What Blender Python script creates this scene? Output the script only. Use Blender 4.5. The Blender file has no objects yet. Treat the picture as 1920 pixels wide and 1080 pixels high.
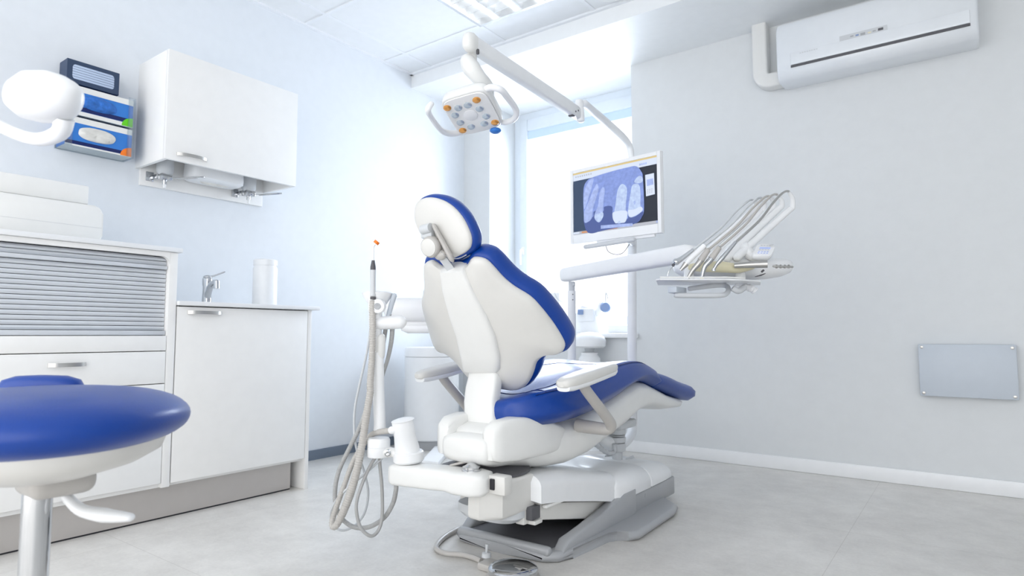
import bpy, bmesh, math, random
from math import sin, cos, tan, atan, pi, radians, sqrt
from mathutils import Vector, Matrix, noise
random.seed(7)
S = bpy.context.scene
COL = S.collection

# ------------------------------------------------------------------ camera
F, CX, CY, EYE = 1176.0, 948.0, 540.0, 0.72
pit = atan(87 / F)
yaw = atan(872 / (F / cos(pit)))
FW = Vector((-sin(yaw) * cos(pit), cos(yaw) * cos(pit), sin(pit)))
RT = Vector((cos(yaw), sin(yaw), 0))
UP = RT.cross(FW)
CAM = Vector((0, 0, EYE))
cd = bpy.data.cameras.new('camera'); co = bpy.data.objects.new('camera', cd); COL.objects.link(co)
co.matrix_world = Matrix(((RT.x, UP.x, -FW.x, CAM.x), (RT.y, UP.y, -FW.y, CAM.y), (RT.z, UP.z, -FW.z, CAM.z), (0, 0, 0, 1)))
cd.sensor_width = 36; cd.lens = F / 1920 * 36
cd.shift_x = (960 - CX) / 1920
cd.clip_start = 0.02
cd.dof.use_dof = True; cd.dof.focus_distance = 2.15; cd.dof.aperture_fstop = 4.0
S.camera = co

# ------------------------------------------------------------------ light and exposure
S.view_settings.view_transform = 'Standard'; S.view_settings.look = 'None'
S.view_settings.gamma = 1; S.view_settings.use_curve_mapping = False
S.view_settings.exposure = 1.24
w = bpy.data.worlds.new('daylight'); S.world = w; w.use_nodes = True
w.node_tree.nodes['Background'].inputs[0].default_value = (0.985, 0.99, 1.0, 1)
w.node_tree.nodes['Background'].inputs[1].default_value = 1.15
def area(name, loc, target, sx, sy, power, color):
    l = bpy.data.lights.new(name, 'AREA'); l.shape = 'RECTANGLE'; l.size = sx; l.size_y = sy
    l.energy = power; l.color = color
    o = bpy.data.objects.new(name, l); COL.objects.link(o); o.location = loc
    o.rotation_euler = (Vector(target) - Vector(loc)).to_track_quat('-Z', 'Y').to_euler()
    return o
area('window_daylight', (-2.15, 4.75, 1.75), (-1.9, 2.4, 0.7), 1.6, 1.7, 52, (0.86, 0.93, 1.0))

# ------------------------------------------------------------------ helpers
def P(u, v, x=None, y=None, z=None, d=None):
    """point of the room seen at photo position u,v, at a given x, y, z or depth"""
    r = FW * F + RT * (u - CX) - UP * (v - CY)
    if d is not None: t = d / F
    elif x is not None: t = x / r.x
    elif y is not None: t = y / r.y
    else: t = (z - EYE) / r.z
    return CAM + r * t
def hit(u, v, p0, n):
    r = FW * F + RT * (u - CX) - UP * (v - CY)
    return CAM + r * ((p0 - CAM).dot(n) / r.dot(n))
def V(*a): return Vector(a)

def mat(name, col, rough=0.5, metal=0.0, coat=0.0, noise_amt=0.0, nscale=20, bump=0.0, bscale=60, emit=None, es=1.0, trans=0.0, alpha=None, ior=1.45):
    m = bpy.data.materials.new(name); m.use_nodes = True
    nt = m.node_tree; b = nt.nodes['Principled BSDF']
    b.inputs['Base Color'].default_value = (*col, 1)
    b.inputs['Roughness'].default_value = rough
    b.inputs['Metallic'].default_value = metal
    b.inputs['Coat Weight'].default_value = coat
    b.inputs['Coat Roughness'].default_value = 0.12
    b.inputs['IOR'].default_value = ior
    b.inputs['Transmission Weight'].default_value = trans
    if emit: b.inputs['Emission Color'].default_value = (*emit, 1); b.inputs['Emission Strength'].default_value = es
    tc = nt.nodes.new('ShaderNodeTexCoord')
    n = nt.nodes.new('ShaderNodeTexNoise'); n.inputs['Scale'].default_value = nscale; n.inputs['Detail'].default_value = 4
    nt.links.new(tc.outputs['Object'], n.inputs['Vector'])
    r = nt.nodes.new('ShaderNodeValToRGB')
    a = max(noise_amt, 0.012)
    r.color_ramp.elements[0].position = .3; r.color_ramp.elements[1].position = .7
    r.color_ramp.elements[0].color = (*[c * (1 - a) for c in col], 1)
    r.color_ramp.elements[1].color = (*[min(1, c * (1 + a)) for c in col], 1)
    nt.links.new(n.outputs['Fac'], r.inputs['Fac']); nt.links.new(r.outputs['Color'], b.inputs['Base Color'])
    if bump:
        n2 = nt.nodes.new('ShaderNodeTexNoise'); n2.inputs['Scale'].default_value = bscale; n2.inputs['Detail'].default_value = 3
        nt.links.new(tc.outputs['Object'], n2.inputs['Vector'])
        bp = nt.nodes.new('ShaderNodeBump'); bp.inputs['Strength'].default_value = bump; bp.inputs['Distance'].default_value = 0.002
        nt.links.new(n2.outputs['Fac'], bp.inputs['Height']); nt.links.new(bp.outputs['Normal'], b.inputs['Normal'])
    return m

M = {}
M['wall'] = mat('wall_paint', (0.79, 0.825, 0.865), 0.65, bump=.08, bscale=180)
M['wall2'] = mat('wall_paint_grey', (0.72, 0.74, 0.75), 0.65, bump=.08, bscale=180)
M['ceil'] = mat('ceiling_tile', (0.85, 0.87, 0.89), 0.8, bump=.1, bscale=300)
M['grid'] = mat('ceiling_grid', (0.86, 0.88, 0.91), 0.5)
M['soffit'] = mat('soffit_paint', (0.87, 0.89, 0.90), 0.5)
M['lac'] = mat('white_lacquer', (0.90, 0.895, 0.88), 0.35, coat=.15)
M['edge'] = mat('white_edge', (0.84, 0.85, 0.86), 0.35)
M['white'] = mat('white_plastic', (0.83, 0.83, 0.81), 0.32, coat=.2)
M['warm'] = mat('warm_white_plastic', (0.72, 0.71, 0.68), 0.36, coat=.15)
M['bright'] = mat('bright_white', (0.88, 0.89, 0.90), 0.35, coat=.2)
M['pgrey'] = mat('pale_grey_plastic', (0.62, 0.64, 0.66), 0.4)
M['tubegrey'] = mat('grey_beige_tube', (0.50, 0.48, 0.455), 0.38, coat=.2)
M['grey'] = mat('grey_painted_steel', (0.39, 0.40, 0.415), 0.28, coat=.3)
M['hose'] = mat('grey_hose', (0.42, 0.42, 0.415), 0.5)
M['hoseb'] = mat('beige_grey_hose', (0.52, 0.50, 0.47), 0.5)
M['blue'] = mat('blue_vinyl', (0.0008, 0.046, 0.30), 0.34, coat=.12, bump=.15, bscale=260)
M['seamblue'] = mat('seam_thread', (0.001, 0.018, 0.14), .5)
M['chrome'] = mat('chrome', (0.60, 0.61, 0.625), 0.07, 1.0)
M['satin'] = mat('satin_metal', (0.52, 0.51, 0.49), 0.3, 1.0)
M['steel'] = mat('brushed_steel_plinth', (0.56, 0.53, 0.505), 0.42, 0.4)
M['alu'] = mat('aluminium_slat', (0.66, 0.69, 0.73), 0.4, 0.15)
M['dark'] = mat('dark_gap', (0.02, 0.02, 0.025), 0.5)
M['dkgrey'] = mat('dark_grey_rubber', (0.10, 0.10, 0.11), 0.5)
M['bbgrey'] = mat('blue_grey_skirting', (0.17, 0.21, 0.27), 0.5)
M['orange'] = mat('orange_plastic', (0.95, 0.22, 0.02), 0.3)
M['green'] = mat('green_print', (0.13, 0.62, 0.01), 0.4)
M['boxblue'] = mat('box_blue', (0.035, 0.20, 0.62), 0.4)
M['boxblue2'] = mat('glove_blue', (0.03, 0.16, 0.55), 0.5, noise_amt=.3, nscale=40)
M['navy'] = mat('box_navy', (0.003, 0.014, 0.11), 0.4)
M['maskbox'] = mat('slate_navy_card', (0.035, 0.06, 0.12), 0.5)
M['mask'] = mat('pale_blue_mask', (0.50, 0.60, 0.78), 0.7)
M['glove'] = mat('cream_glove', (0.76, 0.75, 0.71), 0.6, noise_amt=.1)
M['yellow'] = mat('amber_holder', (0.80, 0.74, 0.52), 0.35)
M['bluegrey'] = mat('blue_grey_plastic', (0.22, 0.31, 0.52), 0.4)
M['acbody'] = mat('aircon_plastic', (0.80, 0.83, 0.86), 0.16, coat=.3)
M['cream'] = mat('cream_trunking', (0.78, 0.78, 0.76), 0.4)
M['panelgrey'] = mat('grey_blue_panel', (0.56, 0.61, 0.67), 0.4)
M['frame'] = mat('window_frame_white', (0.78, 0.84, 0.90), 0.35)
M['tint'] = mat('blue_tint_strip', (0.62, 0.76, 0.97), 0.4)
M['tool'] = mat('steel_instrument', (0.50, 0.51, 0.52), 0.2, 1.0)
M['tubeglow'] = mat('fluorescent_tube', (1, 1, 1), 0.4, emit=(1, .98, .94), es=1.6)
M['louvre'] = mat('louvre_metal', (0.78, 0.80, 0.82), 0.25, 0.55)
M['lens'] = mat('clear_lens', (0.55, 0.62, 0.68), 0.12, 0.5)
M['lensor'] = mat('amber_lens', (0.80, 0.38, 0.10), 0.15, 0.5)
M['lampface'] = mat('lamp_face', (0.88, 0.88, 0.87), 0.15, coat=.4)
M['lightguide'] = mat('light_guide_white', (0.95, 0.95, 0.95), 0.3)

def clear(name, tint=(0.95, 0.97, 1.0), gl=0.08):
    m = bpy.data.materials.new(name); m.use_nodes = True; nt = m.node_tree
    for n in list(nt.nodes):
        if n.type == 'BSDF_PRINCIPLED': nt.nodes.remove(n)
    t = nt.nodes.new('ShaderNodeBsdfTransparent'); t.inputs[0].default_value = (*tint, 1)
    g = nt.nodes.new('ShaderNodeBsdfGlossy'); g.inputs['Roughness'].default_value = .05
    x = nt.nodes.new('ShaderNodeMixShader'); x.inputs[0].default_value = gl
    nt.links.new(t.outputs[0], x.inputs[1]); nt.links.new(g.outputs[0], x.inputs[2])
    nt.links.new(x.outputs[0], nt.nodes['Material Output'].inputs[0])
    return m
M['glass'] = clear('window_glass'); M['acryl'] = clear('clear_acrylic', (0.90, 0.93, 0.95), .10)

# floor: mottled pale vinyl with thin welded seams
def floor_mat():
    m = bpy.data.materials.new('floor_vinyl'); m.use_nodes = True; nt = m.node_tree; b = nt.nodes['Principled BSDF']
    tc = nt.nodes.new('ShaderNodeTexCoord')
    n1 = nt.nodes.new('ShaderNodeTexNoise'); n1.inputs['Scale'].default_value = 5; n1.inputs['Detail'].default_value = 8; n1.inputs['Roughness'].default_value = .7
    n2 = nt.nodes.new('ShaderNodeTexNoise'); n2.inputs['Scale'].default_value = 90; n2.inputs['Detail'].default_value = 3
    mx = nt.nodes.new('ShaderNodeMath'); mx.operation = 'MULTIPLY_ADD'; mx.inputs[1].default_value = .25
    r = nt.nodes.new('ShaderNodeValToRGB')
    r.color_ramp.elements[0].position = .40; r.color_ramp.elements[0].color = (0.58, 0.56, 0.53, 1)
    r.color_ramp.elements[1].position = .78; r.color_ramp.elements[1].color = (0.75, 0.73, 0.695, 1)
    for n in (n1, n2): nt.links.new(tc.outputs['Object'], n.inputs['Vector'])
    nt.links.new(n2.outputs['Fac'], mx.inputs[0]); nt.links.new(n1.outputs['Fac'], mx.inputs[2])
    nt.links.new(mx.outputs[0], r.inputs[0])
    # seams
    br = nt.nodes.new('ShaderNodeTexBrick'); br.offset = 0; br.inputs['Scale'].default_value = 1
    br.inputs['Brick Width'].default_value = 2.0; br.inputs['Row Height'].default_value = 1.62
    br.inputs['Mortar Size'].default_value = .0012; br.inputs['Color1'].default_value = (1, 1, 1, 1); br.inputs['Color2'].default_value = (1, 1, 1, 1)
    br.inputs['Mortar'].default_value = (.82, .81, .8, 1)
    nt.links.new(tc.outputs['Object'], br.inputs['Vector'])
    mul = nt.nodes.new('ShaderNodeMix'); mul.data_type = 'RGBA'; mul.blend_type = 'MULTIPLY'; mul.inputs[0].default_value = 1
    nt.links.new(r.outputs[0], mul.inputs[6]); nt.links.new(br.outputs[0], mul.inputs[7])
    nt.links.new(mul.outputs[2], b.inputs['Base Color'])
    b.inputs['Roughness'].default_value = .33
    return m
M['floor'] = floor_mat()

def catmull(pts, sub):
    pts = [Vector(p) for p in pts]
    if len(pts) < 3 or sub < 2: return pts
    out = []
    for i in range(len(pts) - 1):
        p0 = pts[max(i - 1, 0)]; p1 = pts[i]; p2 = pts[i + 1]; p3 = pts[min(i + 2, len(pts) - 1)]
        for k in range(sub):
            t = k / sub
            out.append(0.5 * ((2 * p1) + (p2 - p0) * t + (2 * p0 - 5 * p1 + 4 * p2 - p3) * t * t + (3 * p1 - p0 - 3 * p2 + p3) * t ** 3))
    out.append(pts[-1]); return out
def closed_smooth(pts, sub=4):
    n = len(pts); pts = [Vector(p) for p in pts]; out = []
    for i in range(n):
        p0, p1, p2, p3 = pts[i - 1], pts[i], pts[(i + 1) % n], pts[(i + 2) % n]
        for k in range(sub):
            t = k / sub
            out.append(0.5 * ((2 * p1) + (p2 - p0) * t + (2 * p0 - 5 * p1 + 4 * p2 - p3) * t * t + (3 * p1 - p0 - 3 * p2 + p3) * t ** 3))
    return out

class G:
    def __init__(s): s.b = bmesh.new(); s.mi = 0; s.done = 0
    def _m(s, faces):
        for f in faces: f.material_index = s.mi
        return s
    def use(s, i): s.mi = i; return s
    def box(s, lo, hi, bev=0.0, rot=None, seg=2):
        lo = Vector(lo); hi = Vector(hi)
        r = bmesh.ops.create_cube(s.b, size=1)
        vs = r['verts']; c = (lo + hi) / 2; d = hi - lo
        for v in vs: v.co = Vector((v.co.x * d.x, v.co.y * d.y, v.co.z * d.z))
        fs = set(f for v in vs for f in v.link_faces)
        if bev:
            es = list(set(e for v in vs for e in v.link_edges))
            rr = bmesh.ops.bevel(s.b, geom=es, offset=min(bev, min(abs(x) for x in d) * .49), segments=seg, profile=.5, affect='EDGES')
            vs = set(rr['verts']) ; fs = set(rr['faces'])
            st = list(vs)
            for v in st:
                for f in v.link_faces: fs.add(f)
            vs = set(v for f in fs for v in f.verts)
        for v in vs:
            p = v.co
            if rot is not None: p = rot @ p
            v.co = p + c
        return s._m(fs)
    def loft(s, rings, cap=True, close=False):
        vr = [[s.b.verts.new(p) for p in r] for r in rings]
        n = len(vr[0]); fs = []
        m = len(vr)
        for i in range(m if close else m - 1):
            a, c = vr[i], vr[(i + 1) % m]
            for k in range(n):
                try: fs.append(s.b.faces.new((a[k], a[(k + 1) % n], c[(k + 1) % n], c[k])))
                except ValueError: pass
        if cap and not close:
            fs.append(s.b.faces.new(list(reversed(vr[0])))); fs.append(s.b.faces.new(vr[-1]))
        return s._m(fs)
    def tube(s, pts, r, n=12, sub=1, cap=True, rib=None, flat=1.0, rnd=False):
        pts = catmull(pts, sub)
        m = len(pts)
        if rib:   # resample evenly so the ribs are regular
            L = [0]
            for i in range(1, m): L.append(L[-1] + (pts[i] - pts[i - 1]).length)
            step = rib[0] / 4; cnt = int(L[-1] / step); q = []; j = 0
            for k in range(cnt + 1):
                t = k * step
                while j < m - 2 and L[j + 1] < t: j += 1
                seg = max(L[j + 1] - L[j], 1e-9); q.append(pts[j].lerp(pts[j + 1], min(1, (t - L[j]) / seg)))
            pts = q; m = len(pts)
        if not isinstance(r, (list, tuple)): rr = [r] * m
        else:
            rr = []
            for i in range(m):
                t = i / (m - 1) * (len(r) - 1); k = min(int(t), len(r) - 2); rr.append(r[k] + (r[k + 1] - r[k]) * (t - k))
        if rib: rr = [x * (1 - rib[1] * (0, .5, 1, .5)[i % 4]) for i, x in enumerate(rr)]
        T0 = (pts[1] - pts[0]).normalized()
        ref = Vector((0, 0, 1)) if abs(T0.z) < .9 else Vector((1, 0, 0))
        N = (ref - T0 * ref.dot(T0)).normalized(); rings = []
        for i in range(m):
            T = (pts[min(i + 1, m - 1)] - pts[max(i - 1, 0)]).normalized()
            N = (N - T * N.dot(T)).normalized(); B = T.cross(N)
            rings.append([pts[i] + (N * cos(2 * pi * k / n) * flat + B * sin(2 * pi * k / n)) * rr[i] for k in range(n)])
        if rnd:
            def dome(c, T, ring, rad):
                o = []
                for a in (25, 50, 72):
                    o.append([c + (p - c) * cos(radians(a)) + T * rad * sin(radians(a)) for p in ring])
                return o
            T1 = (pts[-1] - pts[-2]).normalized()
            rings = list(reversed(dome(pts[0], -T0, rings[0], rr[0]))) + rings + dome(pts[-1], T1, rings[-1], rr[-1])
        return s.loft(rings, cap)
    def cyl(s, a, b, r, r2=None, n=24):
        return s.tube([a, b], [r, r if r2 is None else r2], n)
    def lathe(s, prof, c, ax=(0, 0, 1), n=32):
        ax = Vector(ax).normalized(); c = Vector(c)
        ref = Vector((1, 0, 0)) if abs(ax.x) < .9 else Vector((0, 1, 0))
        N = (ref - ax * ref.dot(ax)).normalized(); B = ax.cross(N)
        return s.loft([[c + ax * h + (N * cos(2 * pi * k / n) + B * sin(2 * pi * k / n)) * max(r, 1e-4) for k in range(n)] for r, h in prof])
    def prism(s, pts, vec, bev=0.0, seg=2):
        pts = [Vector(p) for p in pts]; vec = Vector(vec)
        a = [s.b.verts.new(p) for p in pts]; c = [s.b.verts.new(p + vec) for p in pts]; n = len(pts)
        fs = [s.b.faces.new(list(reversed(a))), s.b.faces.new(c)]
        for k in range(n): fs.append(s.b.faces.new((a[k], a[(k + 1) % n], c[(k + 1) % n], c[k])))
        if bev:
            for f in fs: f.material_index = s.mi
            es = list(set(e for f in fs[:2] for e in f.edges))
            bmesh.ops.bevel(s.b, geom=es, offset=bev, segments=seg, profile=.5, affect='EDGES')
            return s
        return s._m(fs)
    def plate(s, pts, flip=False):
        v = [s.b.verts.new(Vector(p)) for p in pts]
        if flip: v.reverse()
        return s._m([s.b.faces.new(v)])
    def ball(s, c, r, sc=(1, 1, 1), u=20, v=12, rot=None):
        rr = bmesh.ops.create_uvsphere(s.b, u_segments=u, v_segments=v, radius=r)
        for x in rr['verts']:
            p = Vector((x.co.x * sc[0], x.co.y * sc[1], x.co.z * sc[2]))
            if rot is not None: p = rot @ p
            x.co = p + Vector(c)
        return s._m(set(f for x in rr['verts'] for f in x.link_faces))
    def build(s, name, mats, parent=None, ang=38, subsurf=0, origin=None):
        b = s.b
        bmesh.ops.recalc_face_normals(b, faces=b.faces)
        for f in b.faces: f.smooth = True
        lim = radians(ang)
        for e in b.edges:
            if len(e.link_faces) == 2 and e.calc_face_angle(0) > lim: e.smooth = False
        if parent is not None: o0 = root_loc(parent)
        elif origin is not None: o0 = Vector(origin)
        else:
            xs = [v.co for v in b.verts]
            lo = [min(v[i] for v in xs) for i in range(3)]; hi = [max(v[i] for v in xs) for i in range(3)]
            o0 = Vector(((lo[0] + hi[0]) / 2, (lo[1] + hi[1]) / 2, lo[2]))
        bmesh.ops.translate(b, verts=b.verts, vec=-o0)
        me = bpy.data.meshes.new(name); b.to_mesh(me); b.free()
        if not isinstance(mats, (list, tuple)): mats = [mats]
        for m in mats: me.materials.append(M[m])
        o = bpy.data.objects.new(name, me); COL.objects.link(o)
        if parent is not None: o.parent = parent
        else: o.location = o0
        if subsurf:
            md = o.modifiers.new('smooth', 'SUBSURF'); md.levels = subsurf; md.render_levels = subsurf
        return o
def root_loc(o):
    while o.parent: o = o.parent
    return Vector(o.location)
def tag(o, label, cat, group=None):
    o['label'] = label; o['category'] = cat
    if group: o['group'] = group
    return o
def thing(name, loc, label, cat, group=None):
    o = bpy.data.objects.new(name, None); COL.objects.link(o); o.location = loc; o.empty_display_size = .1
    return tag(o, label, cat, group)
def struct(o): o['kind'] = 'structure'; return o
def rounded(w, h, r, n=6):
    """rounded rectangle outline, centred, as (x, y) pairs"""
    r = min(r, w / 2 - 1e-5, h / 2 - 1e-5); out = []
    for cx, cy, a0 in ((w / 2 - r, h / 2 - r, 0), (-w / 2 + r, h / 2 - r, 90), (-w / 2 + r, -h / 2 + r, 180), (w / 2 - r, -h / 2 + r, 270)):
        for k in range(n + 1):
            a = radians(a0 + 90 * k / n); out.append((cx + r * cos(a), cy + r * sin(a)))
    return out
def ring(c, ex, ey, a, b, p=2.6, n=28):
    """superellipse ring: half sizes a along ex and b along ey"""
    c, ex, ey = Vector(c), Vector(ex), Vector(ey); out = []
    for k in range(n):
        t = 2 * pi * k / n; ct, st = cos(t), sin(t)
        out.append(c + ex * (a * math.copysign(abs(ct) ** (2 / p), ct)) + ey * (b * math.copysign(abs(st) ** (2 / p), st)))
    return out
X, Y, Z = V(1, 0, 0), V(0, 1, 0), V(0, 0, 1)

# ================================================================== the room
XL, YF, ZC, ZS, YB = -3.077, 3.625, 2.54, 2.44, 3.05
XR, YN = 2.3, -1.6
NX0, NX1, YW, ZSILL = -2.828, -1.68, 3.95, 0.727
struct(G().box((XL - .1, YN, -.1), (XR + .1, YF, 0)).build('floor', 'floor'))
struct(G().box((XL - .12, YN, 0), (XL, YF, 2.75)).build('wall_left', 'wall'))
g = G()
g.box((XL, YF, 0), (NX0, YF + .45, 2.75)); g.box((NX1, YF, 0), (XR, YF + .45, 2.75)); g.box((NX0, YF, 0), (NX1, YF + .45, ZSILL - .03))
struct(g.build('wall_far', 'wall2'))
struct(G().box((XR, YN, 0), (XR + .12, YF, 2.75)).build('wall_right', 'wall'))
struct(G().box((XL, YB, ZS), (XR, YF + .45, 2.75)).build('ceiling_soffit', 'soffit'))
# tiled ceiling with one cell open for the louvred light
gx = [XL] + [-2.875 + .625 * i for i in range(9)]; gx = [x for x in gx if x < XR] + [XR]
gy = [YB] + [2.79 - .625 * i for i in range(8)]; gy = [y for y in gy if y > YN] + [YN]
LX0, LX1, LY0, LY1 = -2.25, -1.625, 2.165, 2.79
g = G()
for i in range(len(gx) - 1):
    for j in range(len(gy) - 1):
        if abs(gx[i] - LX0) < .01 and abs(gy[j] - LY1) < .01: continue
        g.box((gx[i], gy[j + 1], ZC), (gx[i + 1], gy[j], ZC + .03))
g.use(1)
for x in gx[1:-1]:
    g.box((x - .012, YN, ZC - .004), (x + .012, YB, ZC + .001))
for y in gy[1:-1]:
    g.box((XL, y - .012, ZC - .0045), (XR, y + .012, ZC + .0005))
g.box((XL, YN, ZC - .012), (XL + .022, YB, ZC + .001)); g.box((XL, YB - .022, ZC - .012), (XR, YB, ZC + .001))
g.use(0); g.box((XL, YN, ZC + .2), (XR, YB, ZC + .21))
struct(g.build('ceiling', ['ceil', 'grid']))
struct(G().box((XL, 1.862, 0), (XL + .012, YF, .055)).build('baseboard_left', 'bbgrey'))
struct(G().box((XL + .012, YF - .014, 0), (XR, YF, .07), .004).build('baseboard_far', 'bright'))
# window
w1 = struct(G().box((NX0 + .0, YW, ZSILL), (NX0 + .05, YW + .07, ZS)).box((NX1 - .05, YW, ZSILL), (NX1, YW + .07, ZS)).box((NX0 + .05, YW, ZS - .05), (NX1 - .05, YW + .07, ZS)).box((NX0 + .05, YW, ZSILL), (NX1 - .05, YW + .07, ZSILL + .05)).build('window_1', 'frame'))
g = G()
x0, x1, z0, z1 = NX0 + .052, NX1 - .052, ZSILL + .052, ZS - .052
g.box((x0, YW - .012, z0), (x0 + .07, YW + .05, z1), .008); g.box((x1 - .07, YW - .012, z0), (x1, YW + .05, z1), .008)
g.box((x0 + .07, YW - .012, z1 - .09), (x1 - .07, YW + .05, z1), .008); g.box((x0 + .07, YW - .012, z0), (x1 - .07, YW + .05, z0 + .07), .008)
g.build('sash_frame', 'frame', w1)
G().box((x0 + .07, YW + .005, z1 - .155), (x1 - .07, YW + .02, z1 - .09)).build('blind_cassette', 'tint', w1)
G().box((x0 + .07, YW + .03, z0 + .07), (x1 - .07, YW + .036, z1 - .09)).build('window_pane', 'glass', w1)
g = G(); g.box((x0 + .022, YW - .022, 1.33), (x0 + .046, YW - .012, 1.39), .003); g.tube([(x0 + .034, YW - .02, 1.36), (x0 + .034, YW - .05, 1.36), (x0 + .034, YW - .052, 1.25)], .008, sub=3)
g.build('window_handle', 'bright', w1)
sill = G().box((NX0, YF - .001, ZSILL - .03), (NX1, YW, ZSILL)).box((NX0 - .03, YF - .035, ZSILL - .03), (NX1 + .03, YF - .001, ZSILL), .006).build('window_sill', 'bright', w1)

# louvred ceiling light
L = thing('ceiling_light', (-1.94, 2.48, ZC), 'square recessed ceiling light with shiny louvres, at top centre of the tiled ceiling', 'ceiling light')
g = G(); t = .018
g.box((LX0, LY0, ZC - .01), (LX1, LY0 + t, ZC + .08)); g.box((LX0, LY1 - t, ZC - .01), (LX1, LY1, ZC + .08))
g.box((LX0, LY0 + t, ZC - .01), (LX0 + t, LY1 - t, ZC + .08)); g.box((LX1 - t, LY0 + t, ZC - .01), (LX1, LY1 - t, ZC + .08))
g.box((LX0, LY0, ZC + .08), (LX1, LY1, ZC + .09)); g.build('light_frame', 'louvre', L)
g = G()
for i in range(1, 4):
    x = LX0 + (LX1 - LX0) * i / 4
    g.prism([(x - .02, LY0 + t, ZC + .07), (x + .02, LY0 + t, ZC + .07), (x + .003, LY0 + t, ZC), (x - .003, LY0 + t, ZC)], (0, LY1 - LY0 - 2 * t, 0))
for i in range(1, 9):
    y = LY0 + (LY1 - LY0) * i / 9
    g.prism([(LX0 + t, y - .004, ZC + .06), (LX0 + t, y + .004, ZC + .06), (LX0 + t, y + .0015, ZC), (LX0 + t, y - .0015, ZC)], (LX1 - LX0 - 2 * t, 0, 0))
g.build('louvre', 'louvre', L)
for i in range(4):
    x = LX0 + (LX1 - LX0) * (i + .5) / 4
    G().cyl((x, LY0 + .03, ZC + .045), (x, LY1 - .03, ZC + .045), .013, n=12).build('fluorescent_tube', 'tubeglow', L)
c = V(-1.46, 2.92, ZC)
g = G(); g.lathe([(.001, -.012), (.07, -.014), (.085, -.010), (.10, -.004), (.10, 0)], c); 
tag(g.build('round_vent', 'bright'), 'round white disc fitting set in the ceiling tiles, right of the louvred light', 'ceiling vent')

# ================================================================== cabinets on the left
XC = -2.53
def handle(y0, y1, z, x, parent, bow=.022):
    g = G(); ym = (y0 + y1) / 2
    rings = []
    for k in range(13):
        t = k / 12; y = y0 + (y1 - y0) * t; o = bow * (1 - (2 * t - 1) ** 2) ** .6 + .001 if 0 < t < 1 else 0.0
        rings.append([(x + o, y, z - .007), (x + o + .004, y, z - .007), (x + o + .004, y, z + .007), (x + o, y, z + .007)])
    g.loft(rings)
    return g.build('handle', 'satin', parent)
# tall unit
T = thing('storage_cabinet', (-2.8, .87, 0), 'taller white cabinet unit with a silver roller shutter above drawers', 'cabinet')
g = G()
g.box((XL, .5, .13), (XC - .02, .52, 1.044)); g.box((XL, 1.192, .13), (XC, 1.2235, 1.044), .002)
g.box((XL, .52, .13), (XL + .02, 1.192, 1.044)); g.box((XL + .02, .52, .70), (XC - .02, 1.192, .715)); g.box((XL + .02, .52, .13), (XC - .02, 1.192, .145))
g.box((XC - .018, .52, 1.026), (XC, 1.192, 1.044))
# rounded shutter corner
arc = [(XC - .018, 1.192, 1.026)] + [(XC - .018, 1.192 - .03 * (1 - sin(radians(a))), 1.026 - .03 * (1 - cos(radians(a)))) for a in range(0, 91, 15)]
g.prism(arc, (.018, 0, 0))
g.box((XL + .02, .52, .145), (XC - .05, 1.19, .69))
g.build('cabinet_body', 'lac', T)
g = G()
n = 17; z0, z1 = .737, 1.026
for k in range(n):
    a = z0 + (z1 - z0) * k / n; b = z0 + (z1 - z0) * (k + 1) / n - .0022
    if k == 14:
        g.box((XC - .03, .522, a), (XC - .012, 1.19, b), .003)
    else:
        g.prism([(XC - .034, .522, a), (XC - .026, .522, a), (XC - .022, .522, (a + b) / 2), (XC - .026, .522, b), (XC - .034, .522, b)], (0, .668, 0))
g.box((XC - .03, .522, .717), (XC - .01, 1.19, .735), .003)
g.use(1).box((XC - .04, .522, .716), (XC - .035, 1.19, 1.026))
g.build('roller_shutter', ['alu', 'dkgrey'], T)
G().box((XC - .02, .522, .657), (XC, 1.19, .715), .0015).build('front_panel', 'lac', T)
dr = G().box((XC - .02, .522, .531), (XC, 1.19, .654), .0015).build('drawer', 'lac', T); handle(.80, .915, .615, XC, dr)
dr = G().box((XC - .02, .522, .148), (XC, 1.19, .528), .0015).build('drawer', 'lac', T); handle(.80, .915, .49, XC, dr)
tag(G().box((XL, .48, 1.045), (XC + .012, 1.237, 1.063), .003).build('countertop', 'edge'), 'upper white worktop on the taller cabinet, under the white device', 'worktop')
# low unit
B = thing('base_cabinet', (-2.8, 1.54, 0), 'low white base cabinet with one wide door and bowed handle, under the tap', 'cabinet')
g = G()
g.box((XL, 1.2255, .13), (XC - .022, 1.243, .835)); g.box((XL, 1.842, 0), (XC, 1.862, .835), .0015)
g.box((XL, 1.243, .13), (XL + .015, 1.842, .835)); g.box((XL + .015, 1.243, .13), (XC - .022, 1.842, .147)); g.box((XL + .015, 1.243, .80), (XC - .03, 1.842, .832))
g.build('cabinet_body', 'lac', B)
d = G().box((XC - .019, 1.228, .143), (XC, 1.839, .831), .0015).build('door', 'lac', B)
handle(P(351, 590, x=XC).y, P(415, 590, x=XC).y, .824 - .015, XC, d)
tag(G().box((XL, 1.2255, .8355), (XC + .02, 1.895, .853), .003).build('countertop', 'edge'), 'lower white worktop carrying the chrome tap and white canister', 'worktop')
tag(G().box((XC - .062, .5, 0.006), (XC - .05, 1.8, .129)).use(1).box((XC - .060, .5, 0), (XC - .052, 1.8, .006)).build('plinth', ['steel', 'dark']), 'brushed steel kick plate under the white cabinets', 'plinth')

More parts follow.
